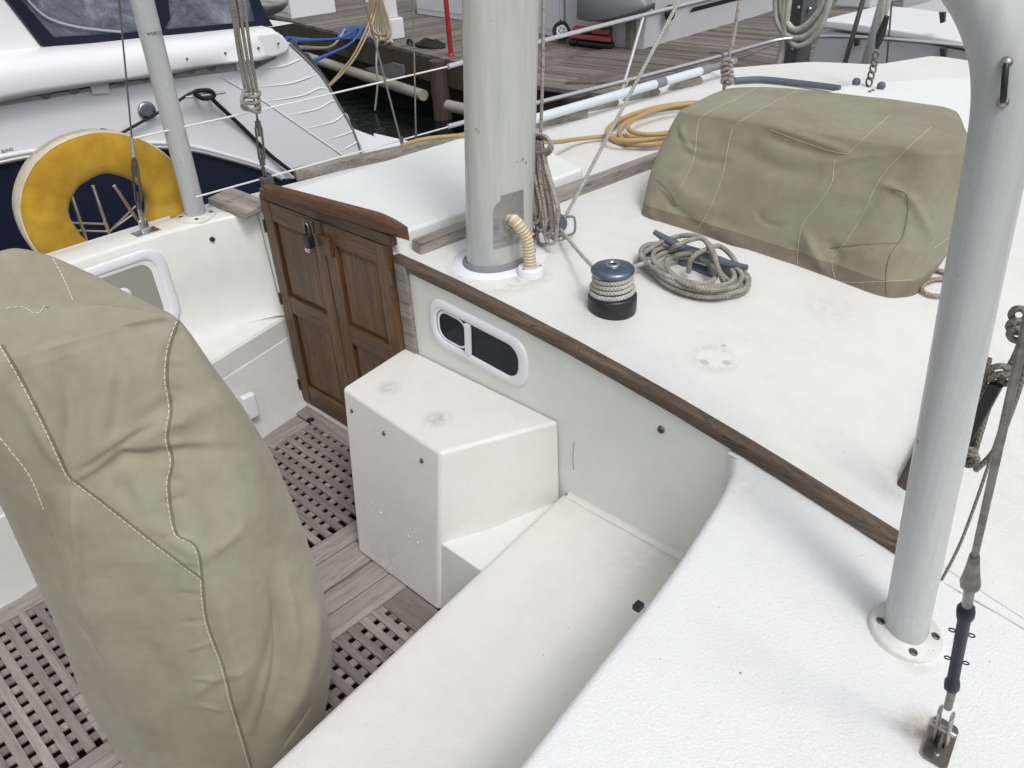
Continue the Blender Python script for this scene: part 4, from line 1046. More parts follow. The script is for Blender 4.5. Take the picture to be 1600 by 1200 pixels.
# C: starboard shroud foreground
bC = ar(1465, 1172, -.028); bC = V(bC.x, bC.y, dk(bC.x)); XC = bC.x
def c_(x, y): return ax(x, y, XC)
sC = thing('starboard_shroud', 'thick wire shroud with black turnbuckle bolted to the side deck', 'shroud', bC)
axd = (c_(1523, 870)-c_(1478, 1110)).normalized()
pl_ = MB(); u_ = V(-.14, .99, 0).normalized(); v_ = V(.97, .137, -.2).normalized()
pl_.prism([p for p in rrect(bC+V(0, 0, .003), u_, v_, .047, .021, .009)], V(0, 0, .005)); pl_.build('deck_plate', M['steel_d'], sC)
MB().lathe(bC-u_*.03+V(0, 0, .008), [(.0055, 0), (.0055, .002), (.003, .003)], n=12).build('bolt', M['chrome'], sC)
tang = MB(); tb = c_(1478, 1118)
for s_ in (-.0095, .0095):
    q0 = bC+V(0, 0, .006)+v_*s_; q1 = tb+v_*s_+axd*.012
    tang.tube([q0, lp(q0, q1, .5), q1], .0095, 8, sy=.35, up=v_)
tang.build('clevis_fork', metal('fork_steel', (.4, .38, .36), .3, .5), sC)
MB().prism([bC+V(0, 0, .005)+u_*-.022-v_*.003, bC+V(0, 0, .005)+u_*.018-v_*.003, bC+V(0, 0, .045)+u_*.006-v_*.003, bC+V(0, 0, .045)-u_*.008-v_*.003], v_*.006).build('chainplate', M['steel_d'], sC, bevel=.001)
MB().cyl(lp(bC, tb, .55)-v_*.02, lp(bC, tb, .55)+v_*.02, .005, n=12).build('clevis_pin', M['chrome'], sC)
MB().cyl(c_(1481, 1105), c_(1488, 1078), .0065, n=12).build('threaded_rod', M['steel_d'], sC)
P1, P2 = c_(1486, 1078), c_(1511, 945); L = (P2-P1).length
prof = [(.0065, 0), (.0112, .012), (.0112, .03), (.0084, .045), (.0082, .09), (.0082, L-.045), (.0112, L-.03), (.0112, L-.012), (.0065, L)]
MB().lathe(P1, prof, (P2-P1), 8).build('turnbuckle_body', M['navy'], sC)
for t in (.34, .66):
    q = lp(P1, P2, t+.05); sd2 = (P2-P1).normalized().cross((CAM-q).normalized()).normalized()
    for s_ in (-1, 1): MB().tube(cr([q+sd2*s_*(.0075+.004*(1-math.cos(a)))+(P2-P1).normalized()*.005*math.sin(a) for a in [2*math.pi*j/8 for j in range(8)]], 3, True), .0011, 6, closed=True).build('split_ring', M['black'], sC)
MB().cyl(c_(1511, 945), c_(1516, 915), .0064, n=12).build('threaded_rod', M['steel_d'], sC)
q1, q2 = c_(1515, 918), c_(1523, 868); MB().lathe(q1, [(.0085, 0), (.0115, .008), (.0115, .018), (.0085, .045), (.0055, (q2-q1).length)], q2-q1, 10).build('swage_terminal', M['steel_d'], sC)
q3 = c_(1612, 470); wdir = (q3-q2).normalized(); q3 = q2+wdir*1.6
MB().cyl(q2, q3, .0042, n=10).build('wire', M['steel_d'], sC)

# starboard running tackle behind the post
tk = thing('running_backstay_tackle', 'black cam block and dark ropes hanging right of the bent arch post', 'tackle', V(-.2, 1.55, .63))
def k_(x, y): return ay(x, y, 1.56)
d1 = k_(1580, 600)-k_(1505, 700)
q = MB(); a, b = k_(1502, 708), k_(1560, 596); sdv = (b-a).normalized().cross(V(0, 1, 0)).normalized()*.010
q.prism([a-sdv, a+sdv, b+sdv*1.2, b-sdv*1.2], V(0, -.024, 0)); q.build('cam_block', M['black'], tk, bevel=.004)
MB().tube(cr([k_(1600, 520), k_(1585, 560), k_(1550, 620), k_(1530, 680), k_(1518, 720)], 6), .0068, 9).build('line', M['rope_d'], tk)
wbs = ar(1472, 905, 0)
MB().tube(cr([ay(x, y, wbs.y+.01) for x, y in ((1612, 490), (1597, 560), (1566, 660), (1530, 770), (1500, 850), (1472, 905))], 6), .006, 9, sy=.5).build('webbing', M['rope_d'], tk)
mt = MB()
for (x, y, r1, r2_) in ((1590, 522, 13, 10), (1588, 510, 12, 9), (1563, 580, 16, 8), (1565, 592, 17, 8), (1592, 492, 12, 10), (1515, 718, 12, 9), (1513, 710, 11, 9)):
    MB().tube(cr([ay(x+r1*math.cos(t), y+r2_*math.sin(t), 1.55+.012*math.sin(t)) for t in [2*math.pi*j/8 for j in range(8)]], 4, True), .0062, 8, closed=True).build('knot_turn', M['rope_d'], tk)
MB().tube(cr([k_(1606, 560), k_(1588, 620), k_(1556, 700), k_(1524, 735)], 6), .0055, 8).build('line', M['rope_d'], tk)
MB().tube(cr([k_(1545, 560), k_(1530, 640), k_(1515, 700)], 6), .006, 8).build('line', M['rope_d'], tk)
mt = MB(); beam_a, beam_b = ar(1412, 768, .0), ar(1512, 566, .0)
dr = (beam_b-beam_a).normalized(); n_ = V(-dr.y, dr.x, 0)*.022
hr_ = MB().hexa([beam_a-n_-V(0, 0, .004), beam_a+n_-V(0, 0, .004), beam_b+n_-V(0, 0, .004), beam_b-n_-V(0, 0, .004)], [beam_a-n_*.6+dr*.05+V(0, 0, .035), beam_a+n_*.6+dr*.05+V(0, 0, .035), beam_b+n_*.6+V(0, 0, .035), beam_b-n_*.6+V(0, 0, .035)])
hr_.build('starboard_handrail', M['dark_wood'], boat, bevel=.005)

# ================================================================== RAILS, POLE, LIFE RING
XR = -2.88
lf = thing('lifelines', 'two white lifeline wires running along the port side', 'lifeline', V(-2.9, 1.5, 1.1), None)
MB().tube([ax(209, 216, XR-.1), ax(460, 160, XR-.02), ax(698, 104.5, XR)], .0036, 8).build('upper_wire', M['line_w'], lf)
MB().tube([ax(306, 308, XR-.03), ax(700, 198.5, XR)], .0036, 8).build('lower_wire', M['line_w'], lf)
rl = thing('bow_rail', 'stainless steel pulpit rail with stanchions round the far side of the bow', 'railing', ax(975, 138, XR))
MB().tube(cr([ax(700, 104, XR), ax(840, 66, XR), ax(1005, 24, XR), ax(1160, -15, XR)], 6), .0115, 14).build('top_rail', M['rail'], rl)
lowr = [ax(700, 198, XR), ax(835, 162, XR), ax(980, 126, XR), ax(1110, 92, XR), ax(1180, 72, XR+.02), ax(1225, 61, XR+.1), ax(1300, 57, XR+.35), ax(1400, 62, XR+.8), ax(1540, 74, XR+1.3)]
print('rail z', [round(p.z, 2) for p in lowr])
MB().tube(cr(lowr, 8), .0115, 14).build('lower_rail', M['rail'], rl)
MB().cyl(ax(1006, 24, XR), ax(972, 142, XR), .0085, n=12).build('stanchion', M['rail'], rl)
MB().tube([ax(985, 122, XR+.01), ax(968, 150, XR+.05)], .004, 8).build('brace', M['rail'], rl)
MB().tube([ay(1350, -5, 5.2), ay(1316, 113, 5.2)], .014, 12).build('stanchion', M['steel_d'], rl)
MB().tube([ay(1394, -5, 5.5), ay(1384, 118, 5.5)], .006, 8).build('stanchion', M['steel_d'], rl)
# pole lying on the chocks
pA, pB = ar(800, 196, .07), ar(1105, 108, .075)
po = thing('boat_pole', 'pale blue-white tube with grey tape bands lying on the teak chocks', 'pole', ar(960, 160, 0))
MB().cyl(pA, pB, .0215, n=20).build('tube', M['pole'], po)
pd = (pB-pA).normalized()
for px, py in ((1027, 130), (1095, 110)):
    t = ((ar(px, py, .07)-pA).dot(pd)); MB().cyl(pA+pd*(t-.035), pA+pd*(t+.035), .0235, n=20).build('tape_band', M['tape'], po)
e1 = ax(1120, 103, pB.x); MB().tube(cr([pB, pB+pd*.12, pB+pd*.24], 4), [.018]*9, 12).build('grip', M['tape'], po)
MB().tube(cr([pB+pd*.2, ar(1135, 98, .09), ar(1128, 84, .11), ar(1110, 82, .11)], 5), .010, 10, sy=.6).build('hook', M['galv'], po)

# knotted rope behind the pole + main tack line
kr = thing('knotted_line', 'grey rope ending in a frayed knot above the roof hose coil', 'rope', ar(1130, 150, 0))
YK = 3.55
MB().tube([ay(1159, -20, YK), ay(1146, 60, YK), ay(1136, 100, YK), ay(1130, 150, YK)], .0085, 9).build('line', M['rope_f'], kr)
mt = MB()
for (x, y) in ((1137, 98), (1135, 104), (1136, 112), (1137, 120), (1136, 127)): mt.tube(cr([ay(x+8*math.cos(t), y+5*math.sin(t), YK-.02+.014*math.sin(t)) for t in [2*math.pi*j/8 for j in range(8)]], 3, True), .0085, 8, closed=True)
mt.build('knot', M['rope_f'], kr)

for (a_, b_, r_, lab) in (((564, -20), (628, 228), .0042, 'slanting grey wire shroud rising from the rail left of the mast'), ((645, -20), (650, 222), .0035, 'upright thin grey wire between the slanting wire and the mast')):
    wr_ = thing('wire_shroud', lab, 'shroud', ax(*b_, XR+.0)); MB().cyl(ax(*b_, XR), ax(*a_, XR), r_, n=8).build('wire', M['rope_d'], wr_); MB().cyl(ax(*b_, XR), ax(b_[0], b_[1]-14, XR), r_*1.6, n=8).build('end_fitting', M['steel_d'], wr_)
# life ring
XL = -3.17; lc = ax(150, 318, XL)
nl = V(1, -.12, .10).normalized(); ul = V(.12, 1, 0).normalized(); vl = nl.cross(ul); vl = vl if vl.z > 0 else -vl
lr = thing('life_ring', 'yellow horseshoe life ring with cream edge hanging outboard of the coaming', 'life ring', lc+V(-.05, 0, -.28))
lcc = lc-nl*.03+ul*.042+vl*-.040
def lring(prof, name, m_, wob=0):
    rows = []
    for k in range(72):
        a = 2*math.pi*k/72; d = ul*math.cos(a)*1.06+vl*math.sin(a)
        rows.append([lcc+d*(r_*.975+wob*math.sin(a*5+.5)*(.0025 if r_ < .18 else .001)+noise.noise(V(math.cos(a)*2, math.sin(a)*2, r_*6))*.004)+nl*(h+wob*noise.noise(V(math.cos(a)*4, math.sin(a)*4, r_*9))*.010) for r_, h in prof])
    return MB().quadgrid(rows, True, False, True).build(name, m_, lr)
lring([(.288, .034), (.275, .050), (.245, .060), (.215, .062), (.18, .060), (.15, .052), (.138, .038), (.135, 0), (.137, -.03)], 'face_panel', M['yellow'], 1)
lring([(.280, -.115), (.289, -.105), (.293, -.03), (.291, .03), (.288, .036)], 'edge_band', M['cream'], .5)
lring([(.138, -.03), (.15, -.10), (.2, -.115), (.280, -.114)], 'back_panel', M['yellow'], 0)
lring([(.290, .0355), (.2892, .0385), (.286, .0375)], 'outer_piping', M['cream'], .5)
def bandpt(a_, h): return lcc+(ul*math.cos(a_)*1.06+vl*math.sin(a_))*(.2935*.975+.0012)+nl*h
inkf = simple('faded_print', (.30, .27, .25), .8, .3)
for r0_, (a0_, a1_, hh_) in enumerate(((R(80), R(125), -.025), (R(84), R(122), -.043), (R(86), R(112), -.061), (R(100), R(130), -.079))):
    q = MB(); t = a0_
    while t < a1_:
        w_ = random.uniform(.008, .03)
        q.quadgrid([[bandpt(t, hh_-.003), bandpt(t+w_, hh_-.003)], [bandpt(t, hh_+.003), bandpt(t+w_, hh_+.003)]], False); t += w_+.010
    q.build('print_line', inkf, lr)
MB().quadgrid([[bandpt(R(72), -.07), bandpt(R(76), -.07)], [bandpt(R(73), -.02), bandpt(R(77), -.02)]], False).build('label_strip', M['ink'], lr)
lh = thing('ring_bracket', 'bent stainless rod bracket behind the hole of the life ring', 'bracket', ax(150, 340, XL-.14))
mt = MB(); XW = XL-.13
for pts in ([(110, 300), (140, 390)], [(145, 290), (172, 370)], [(178, 290), (215, 345)], [(105, 348), (165, 350), (172, 361), (212, 322)], [(105, 360), (170, 362), (208, 335)]):
    mt.tube([ax(x, y, XW) for x, y in pts], .0042 if len(pts) > 2 else .007, 8)
mt.build('rods', M['rail'], lh)

# ================================================================== NEIGHBOURING MOTOR YACHT
XN = -4.3
def xn(x, y, dx=0): return ax(x, y, XN+dx)
my = thing('motor_yacht', 'white motor yacht with navy lower hull and navy cockpit canvas moored alongside', 'motor yacht', V(-6, 1, -1.0))
rub = [(-140, 285), (0, 254), (60, 243), (150, 234), (245, 230), (300, 235), (350, 247), (405, 263), (440, 280)]
rubp = cr([xn(*p, .012) for p in rub], 6)
rubp = [V(XN+.012, -2.5, rubp[0].z+.12)]+rubp
q = MB(); rows = [[p-V(.012, 0, .0) for p in rubp]+[V(XN, 3.2, .22)], [V(XN+.06, p.y, -1.15) for p in rubp]+[V(XN+.06, 3.2, -1.15)]]
q.quadgrid(rows); q.quadgrid([[V(XN, 3.2, .22), V(XN-3.4, 3.2, .22)], [V(XN, 3.2, -1.15), V(XN-3.4, 3.2, -1.15)]]); q.build('lower_hull', M['navyhull'], my)
rr_ = MB().tube(rubp, .012, 10).build('rub_rail', M['rail'], my)
MB().tube([p+V(.0, 0, .022) for p in rubp], .012, 10).build('rub_strip', M['yacht'], my)
# white topside (lap strips toward the quarter)
topl = [(-140, 240), (0, 163), (140, 143), (300, 119), (400, 108)]
sil = [(452, 66), (470, 84), (500, 118), (522, 150), (548, 195), (560, 222), (572, 240)]
side = [(-140, 287), (0, 256), (60, 245), (150, 236), (245, 232), (300, 237), (350, 249), (405, 265), (440, 281), (500, 275), (548, 250), (572, 240)]+sil[::-1][1:]+[(430, 92)]+topl[::-1][:]
MB().prism([xn(x, y, -.02) for x, y in side], V(-.5, 0, 0)).build('topside', M['yacht'], my)
fl = [[(396, 109), (440, 104), (462, 96), (476, 90)], [(392, 137), (450, 131), (480, 122), (500, 114)], [(405, 160), (470, 150), (500, 138), (518, 142)], [(440, 182), (495, 171), (520, 158), (533, 168)],
      [(470, 203), (520, 191), (540, 178), (548, 195)], [(500, 222), (545, 208), (552, 202), (558, 215)], [(530, 238), (552, 226), (560, 222), (566, 230)]]
for k, cv in enumerate(fl):
    pts = cr([xn(x, y, -.018) for x, y in cv], 6); n_ = len(pts)
    MB().tube([p-V(.003, 0, 0) for p in pts], [.001+.0045*math.sin(math.pi*min(.97, (i+.6)/n_)) for i in range(n_)], 8).build('flute', M['yacht'], my)
MB().tube([xn(345, 120, -.018), xn(415, 160, -.018), xn(480, 205, -.018), xn(546, 250, -.018)], .004, 6).build('ridge', M['yacht'], my)
# vents recess + gunwale moulding
rec = [(0, 160), (140, 140), (300, 112), (372, 98), (374, 108), (300, 120), (230, 132), (140, 145), (0, 168), (-140, 200), (-140, 180)]
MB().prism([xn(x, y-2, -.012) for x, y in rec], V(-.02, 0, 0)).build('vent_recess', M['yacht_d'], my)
for px, py in ((70, 146), (115, 138), (188, 124), (225, 118), (268, 112), (298, 107), (330, 103)):
    MB().lathe(xn(px, py, -.010), [(.026, 0), (.026, .003), (.02, .004)], (1, 0, 0), 20).build('vent', M['tape'], my)
for px, py in ((155, 138), (382, 101)):
    MB().prism([xn(px-14, py-6, .002), xn(px+14, py-9, .002), xn(px+16, py+7, .002), xn(px-10, py+9, .002)], V(-.02, 0, 0)).build('vent_divider', M['yacht'], my)
g_up = [(-140, 105), (0, 92), (90, 82), (160, 76), (250, 66), (330, 58), (430, 47)]
g_lo = [(-140, 190), (0, 156), (140, 132), (250, 116), (330, 101), (400, 93), (440, 86)]
up_ = cr([xn(x, y, .0) for x, y in g_up], 5); lo_ = cr([xn(x, y, .0) for x, y in g_lo], 5); n_ = min(len(up_), len(lo_)); rows = []
for i in range(n_):
    a, b = up_[i], lo_[i]; e = 1 if i < n_-5 else (n_-1-i)/5
    rows.append([V(a.x-.16, a.y, a.z+.015), V(a.x-.02, a.y, a.z+.005), V(a.x+.03*e, a.y, lp(a.z, b.z, .12)), V(a.x+.055*e, a.y, lp(a.z, b.z, .4)), V(a.x+.055*e, a.y, lp(a.z, b.z, .8)), V(a.x+.048*e, b.y, b.z), V(a.x-.0, b.y, b.z+.012), V(a.x-.1, b.y, b.z+.012)])
q = MB(); q.quadgrid(rows); gun = q.build('gunwale_moulding', M['yacht'], my)
q = MB(); q.prism([xn(x, y, .018) for x, y in ((432, 48), (444, 56), (453, 68), (455, 76), (448, 84), (438, 88), (425, 92), (400, 94), (400, 52))], V(-.08, 0, 0)); q.build('moulding_end', M['yacht'], my, bevel=.02, seg=4)
for px, py in ((292, 92), (352, 83), (404, 75), (435, 68)): MB().lathe(xn(px, py, .055 if px < 400 else .03), [(.006, -.004), (.006, .003)], (1, 0, 0), 10).build('screw', M['steel_d'], gun)
# deck sheet and cabin side, canvas enclosure
q = MB(); q.quadgrid([[V(XN-.1, -2.5, 1.24), V(XN-.1, 2.75, 1.2)], [V(XN-3.2, -2.5, 1.24), V(XN-3.2, 2.75, 1.2)]]); q.build('deck', M['yacht'], my)
XQ = -.14
MB().prism([xn(x, y, XQ) for x, y in ((-140, -120), (0, -30), (8, 0), (72, 82), (85, 90), (0, 99), (-140, 118))], V(-.1, 0, 0)).build('cabin_side', M['yacht'], my, bevel=.01)
cvs = [(5, -10), (25, -10), (84, 58), (160, 54), (250, 47), (400, 33), (388, -10), (402, -10), (415, 22), (431, 47), (330, 60), (250, 68), (160, 77), (90, 83), (73, 80)]
MB().prism([xn(x, y, XQ+.012) for x, y in cvs], V(-.03, 0, 0)).build('canvas_frame', M['navy'], my)
MB().prism([xn(x, y, XQ+.012) for x, y in ((240, -10), (262, -10), (266, 30), (256, 48), (246, 48))], V(-.03, 0, 0)).build('canvas_strap', M['navy'], my)
MB().prism([xn(x, y, XQ) for x, y in ((20, -10), (84, 58), (160, 54), (250, 47), (401, 33), (390, -10))], V(-.01, 0, 0)).build('clear_window', M['vinyl'], my)
MB().tube(cr([xn(35, -10, XQ+.012), xn(70, 25, XQ+.012), xn(120, 42, XQ+.012), xn(190, 50, XQ+.012)], 6), .006, 6).build('window_seam', simple('pale_seam', (.4, .42, .46), .5, .2), my)
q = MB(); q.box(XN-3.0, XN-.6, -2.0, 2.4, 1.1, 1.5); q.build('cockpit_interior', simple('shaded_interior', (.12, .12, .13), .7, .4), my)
# fittings
c = xn(229, 173, -.018)
fc = MB().lathe(c, [(.045, 0), (.045, .008), (.036, .012), (.027, .012)], (1, 0, 0), 28).build('fuel_cap', M['chrome'], my)
MB().lathe(c+V(.011, 0, 0), [(.026, 0), (.024, .005)], (1, 0, 0), 20).build('cap_lid', M['galv'], fc)
c1, c2 = xn(290, 152, .045), xn(352, 144, .045)
clt = MB().tube([c1, lp(c1, c2, .5)+V(.008, 0, 0), c2], [.007, .010, .007], 10).build('mooring_cleat', M['rail'], my)
for t in (.35, .65): MB().cyl(lp(c1, c2, t)-V(.07, 0, 0), lp(c1, c2, t), .009, n=10).build('cleat_leg', M['steel'], clt)
textmesh('SLING', .019, xn(3, 239, -.0185), V(0, 1, 0), V(0, 0, 1), 'sling_lettering', M['ink'], my)
ml = thing('mooring_line', 'black mooring rope tied over the steel cleat on the white yacht', 'rope', xn(320, 150, .0))
mt = MB(); mt.tube(cr([xn(190, 208, .01), xn(240, 180, .012), xn(278, 158, .03), xn(302, 144, .045), xn(330, 143, .05)], 6), .011, 8, sy=.6)
mt.tube(cr([xn(325, 145, .05), xn(335, 158, .03), xn(380, 200, .0), xn(420, 240, .0), xn(455, 268, .02), xn(480, 290, .05)], 6), .011, 8)
mt.tube(cr([xn(305, 146, .06), xn(318, 154, .055), xn(334, 150, .055), xn(328, 142, .06), xn(310, 142, .06)], 5, True), .012, 8, closed=True); mt.build('black_line', M['black_rope'], ml)
mt.v = []
# swim platform + transom
q = MB(); q.prism([az(x, y, .10) for x, y in ((540, 210), (552, 200), (584, 212), (583, 207), (640, 220), (650, 260), (560, 280))], V(0, 0, -.08)); q.build('swim_platform', M['yacht'], my, bevel=.01)
q = MB(); mt = q.tube(cr([xn(452, 68, -.02), xn(500, 116, -.02), xn(530, 165, -.02), xn(552, 205, -.02), xn(566, 246, -.02)], 6), .008, 8); q.build('quarter_trim', M['tape'], my)
for a, b in (((455, 64), (470, 86)), ((476, 84), (510, 130))): MB().tube([xn(*a, -.3), xn(*b, -.3)], .02, 10).build('rail_end', M['steel_d'], my)

# ================================================================== DOCK
ZD = -.3
def dz_(x, y): return az(x, y, ZD)
E0, E1 = dz_(445, 30), dz_(990, 165); ed_ = (E1-E0).normalized(); en = V(-ed_.y, ed_.x, 0)
if en.y < 0: en = -en
def planks(name, label, o0, u, v, Lu, Lv, m_, pw=.145, gap=.01, cat='dock', lab=None):
    """planks of length Lv along v, laid side by side along u"""
    q = MB(); k = 0.0
    while k < Lu:
        a = o0+u*k; b = o0+u*min(k+pw-gap, Lu); dz = random.uniform(-.004, .004)
        L = Lv
        q.hexa([a-V(0, 0, .045), b-V(0, 0, .045), b+v*L-V(0, 0, .045), a+v*L-V(0, 0, .045)], [a+V(0, 0, dz), b+V(0, 0, dz), b+v*L+V(0, 0, dz), a+v*L+V(0, 0, dz)]); k += pw
    return q
Ls = (dz_(770, 112)-E0).dot(ed_)
Lt = (E1-E0).dot(ed_)
dock = thing('dock', 'weathered grey plank dock behind the boats', 'dock', lp(E0, E1, .5))
planks('deck_planks', None, E0-ed_*9, ed_, en, Ls+9, 9.0, None).build('cross_planks', M['dock_y'], dock)
planks('deck_planks', None, E0+ed_*(Ls+.0), en, ed_, 9.0, (Lt-Ls)+.35, None).build('long_planks', M['dock'], dock)
q = MB(); q.hexa([E0-ed_*9-V(0, 0, .36), E1+ed_*.4-V(0, 0, .36), E1+ed_*.4+en*.08-V(0, 0, .36), E0-ed_*9+en*.08-V(0, 0, .36)], [E0-ed_*9-V(0, 0, .05), E1+ed_*.4-V(0, 0, .05), E1+ed_*.4+en*.08-V(0, 0, .05), E0-ed_*9+en*.08-V(0, 0, .05)])
q.build('edge_beam', M['dark_wood'], dock)
q = MB(); q.hexa([E0-ed_*9+en*.6-V(0, 0, .85), E1+en*.6-V(0, 0, .85), E1+en*9-V(0, 0, .85), E0-ed_*9+en*9-V(0, 0, .85)], [E0-ed_*9+en*.6-V(0, 0, .06), E1+en*.6-V(0, 0, .06), E1+en*9-V(0, 0, .06), E0-ed_*9+en*9-V(0, 0, .06)]); q.build('floats', M['dark_wood'], dock)
for px in (690, 905):
    t = (dz_(px, lp(30, 165, (px-445)/545))-E0).dot(ed_); p = E0+ed_*t-en*.06
    MB().cyl(p-V(0, 0, 1.2), p-V(0, 0, .02), .13, n=16).build('pile', M['dark_wood'], dock)
pA_, pB_ = ay(470, 82, 7.3), ay(662, 148, 7.0)
a = E0+ed_*((dz_(560, 60)-E0).dot(ed_)); z_p = -.78
pA_ = az(478, 88, z_p); pB_ = az(662, 149, z_p); MB().cyl(pA_, pB_, .075, n=16).build('pvc_pipe', M['pvc'], dock)
pA_ = az(700, 165, z_p); pB_ = az(830, 195, z_p); MB().cyl(pA_, pB_, .075, n=16).build('pvc_pipe', M['pvc'], dock)
MB().box(-6.35, -6.0, 6.6, 6.75, -.78, -.5).build('bumper_block', M['dark_wood'], dock, bevel=.01)
# fish sign under the dock edge
MB().prism([ay(x, y, 7.6) for x, y in ((569, 107), (612, 98), (630, 102), (631, 121), (616, 124), (590, 117))], V(0, .02, 0)).build('faded_sign', simple('faded_sign_paint', (.20, .21, .22), .8, .8, scale=8), dock)
# finger docks to the right
f1 = dz_(990, 165); u1 = (dz_(1225, 62)-dz_(1010, 150)).normalized()
fd = thing('finger_dock', 'narrow plank finger dock leading off behind the bow rail', 'dock', dz_(1100, 80))
planks('', None, dz_(1000, 158)+V(0, 0, .02), u1, V(-u1.y, u1.x, 0), 8.5, 1.9, None).build('planks', M['dock'], fd)
fd2 = thing('finger_dock', 'small plank landing close under the bow rail beside the grey post', 'dock', dz_(1120, 118))
planks('', None, az(1255, 128, -.25), (az(1020, 128, -.25)-az(1255, 128, -.25)).normalized(), V(.1, 1, 0).normalized(), 2.6, .62, None).build('planks', M['dock'], fd2)

# dock boxes
def dbox(px, py, wd, dp, ht, ang, label, lid=True, m_='dockbox'):
    c = dz_(px, py); u = V(math.cos(R(ang)), math.sin(R(ang)), 0); v = V(-u.y, u.x, 0)
    t = thing('dock_box', label, 'dock box', c, 'white boxes on the dock')
    def bx(a0, a1, b0_, b1_, z0_, z1_, nm, bev=.012):
        P_ = [c+u*a+v*b for a, b in ((a0, b0_), (a1, b0_), (a1, b1_), (a0, b1_))]
        MB().hexa([p+V(0, 0, z0_) for p in P_], [p+V(0, 0, z1_) for p in P_]).build(nm, M[m_], t, bevel=bev)
    bx(0, wd, 0, dp, .004, ht, 'body'); bx(-.02, wd+.02, -.02, dp+.02, ht+.004, ht+.07, 'lid'); bx(.08, wd-.08, -.012, 0, .1, ht-.12, 'raised_panel', .004)
    return t
dbox(652, 22, 2.0, .9, 1.0, -6, 'long white dock box right of the power pedestal')
dbox(836, 52, .75, .8, 1.1, -14, 'upright white dock cabinet with screws beside the folded red cart')
dbox(417, 22, 1.1, .9, .9, -8, 'white dock step box behind the navy canvas corner')
bag = thing('plastic_bag', 'crumpled clear plastic sheet on a white box above the yacht stern', 'bag', dz_(415, 22))
q = MB(); c = ax(420, 6, -8.9); rows = []
for i in range(14):
    rows.append([c+V(0, (.20*max(0, math.sin(math.pi*i/13))**.5+.02)*math.cos(a)*(1+.25*noise.noise(V(i*.8, a*2, 1))), -.12+.3*i/13)+V(.2*math.sin(a)*math.sin(math.pi*i/13), 0, 0)*(1+.3*noise.noise(V(i, a*3, 4))) for a in [2*math.pi*k/20 for k in range(20)]])
q.quadgrid(rows, True, True); q.build('sheet', M['plastic'], bag)
# power pedestal
pc_ = dz_(612, 60); pp = thing('power_pedestal', 'white shore power pedestal draped with cream cords and hoses', 'power pedestal', pc_)
def obox(c, u, a, b, z0_, z1_, nm, m_, par, bev=.01):
    v = V(-u.y, u.x, 0); P_ = [c+u*x+v*y for x, y in ((-a, -b), (a, -b), (a, b), (-a, b))]
    return MB().hexa([p+V(0, 0, z0_) for p in P_], [p+V(0, 0, z1_) for p in P_]).build(nm, m_, par, bevel=bev)
uo = V(.98, -.18, 0).normalized()
obox(pc_, uo, .17, .15, .003, .30, 'base', M['dockbox'], pp, .02); obox(pc_, uo, .11, .1, .30, 1.15, 'column', M['dockbox'], pp, .02)
cd = thing('shore_power_cords', 'bunch of cream power cords hanging on the white pedestal', 'cords', pc_+V(0, -.2, 0))
mt = MB(); vv_ = V(.18, -.98, 0)
for k in range(12):
    s_ = (k-5.5)/5.5; top = pc_+uo*(.05*s_)+vv_*.14+V(0, 0, .95)
    bt2 = pc_+uo*(.32*s_+.05)+vv_*(.24+.05*abs(s_))+V(0, 0, .05+.1*random.random())
    mt.tube(cr([top, lp(top, bt2, .4)+uo*.06*s_+vv_*.05, lp(top, bt2, .8)+uo*.08*s_, bt2, bt2-uo*.15*(1 if s_ > 0 else -1)+V(0, 0, -.04)], 5), .014, 7)
mt.build('cream_cords', M['cord'], cd)
for k in range(6): MB().lathe(pc_+uo*(-.3+.12*k)+vv_*(.27+.03*(k % 2))+V(0, 0, .03), [(.03, 0), (.035, .08), (.02, .14)], uo*(1 if k % 2 else -1)+V(0, 0, .2), 10).build('plug', M['cord'], cd)

hc2 = thing('hose_coil', 'white coiled hose hanging left of the power pedestal', 'hose', pc_-uo*.5)
mt = MB(); c = pc_-uo*.42+vv_*.1+V(0, 0, .72)
for k in range(5): mt.tube([c+(uo*math.cos(a)*.2+V(0, 0, 1)*math.sin(a)*.22)+vv_*.02*k for a in [2*math.pi*j/20 for j in range(20)]], .013, 7, closed=True)
mt.build('white_coils', M['line_w'], hc2)
# tan hose/cord from pedestal to the yacht
cy = thing('yellow_hose', 'twin tan hoses drooping from pedestal to the yacht quarter', 'hose', dz_(580, 60))
mt = MB(); 
for o in (0, 5):
    s0 = pc_+V(-.1, -.1, .8); mt.tube(cr([ay(590+o, -5, 7.4), ay(575+o, 40, 7.2), ay(553+o, 85, 6.2), ay(530+o, 115, 5.0), ay(512, 136, 3.8)], 8), .012, 8)
mt.build('twin_hoses', M['hose'], cy)
bt3 = thing('blue_tarp', 'crumpled blue tarp on the dock edge beside the pedestal', 'tarp', dz_(560, 55))
q = MB(); rows = []
for i in range(12):
    row = []
    for j in range(16):
        x, y = lp(528, 592, j/15), lp(43, 62, i/11); p = dz_(x, y); ev = math.sin(math.pi*i/11)*math.sin(math.pi*j/15); row.append(p+V(0, 0, ev*(.06+.10*abs(noise.noise(V(i*.6, j*.5, 3))))+.01))
    rows.append(row)
q.quadgrid(rows); q.build('tarp_sheet', M['blue'], bt3)
bln = thing('blue_mooring_lines', 'blue and tan dock lines stretched from dock to the yacht stern', 'rope', dz_(550, 58))
mt = MB()
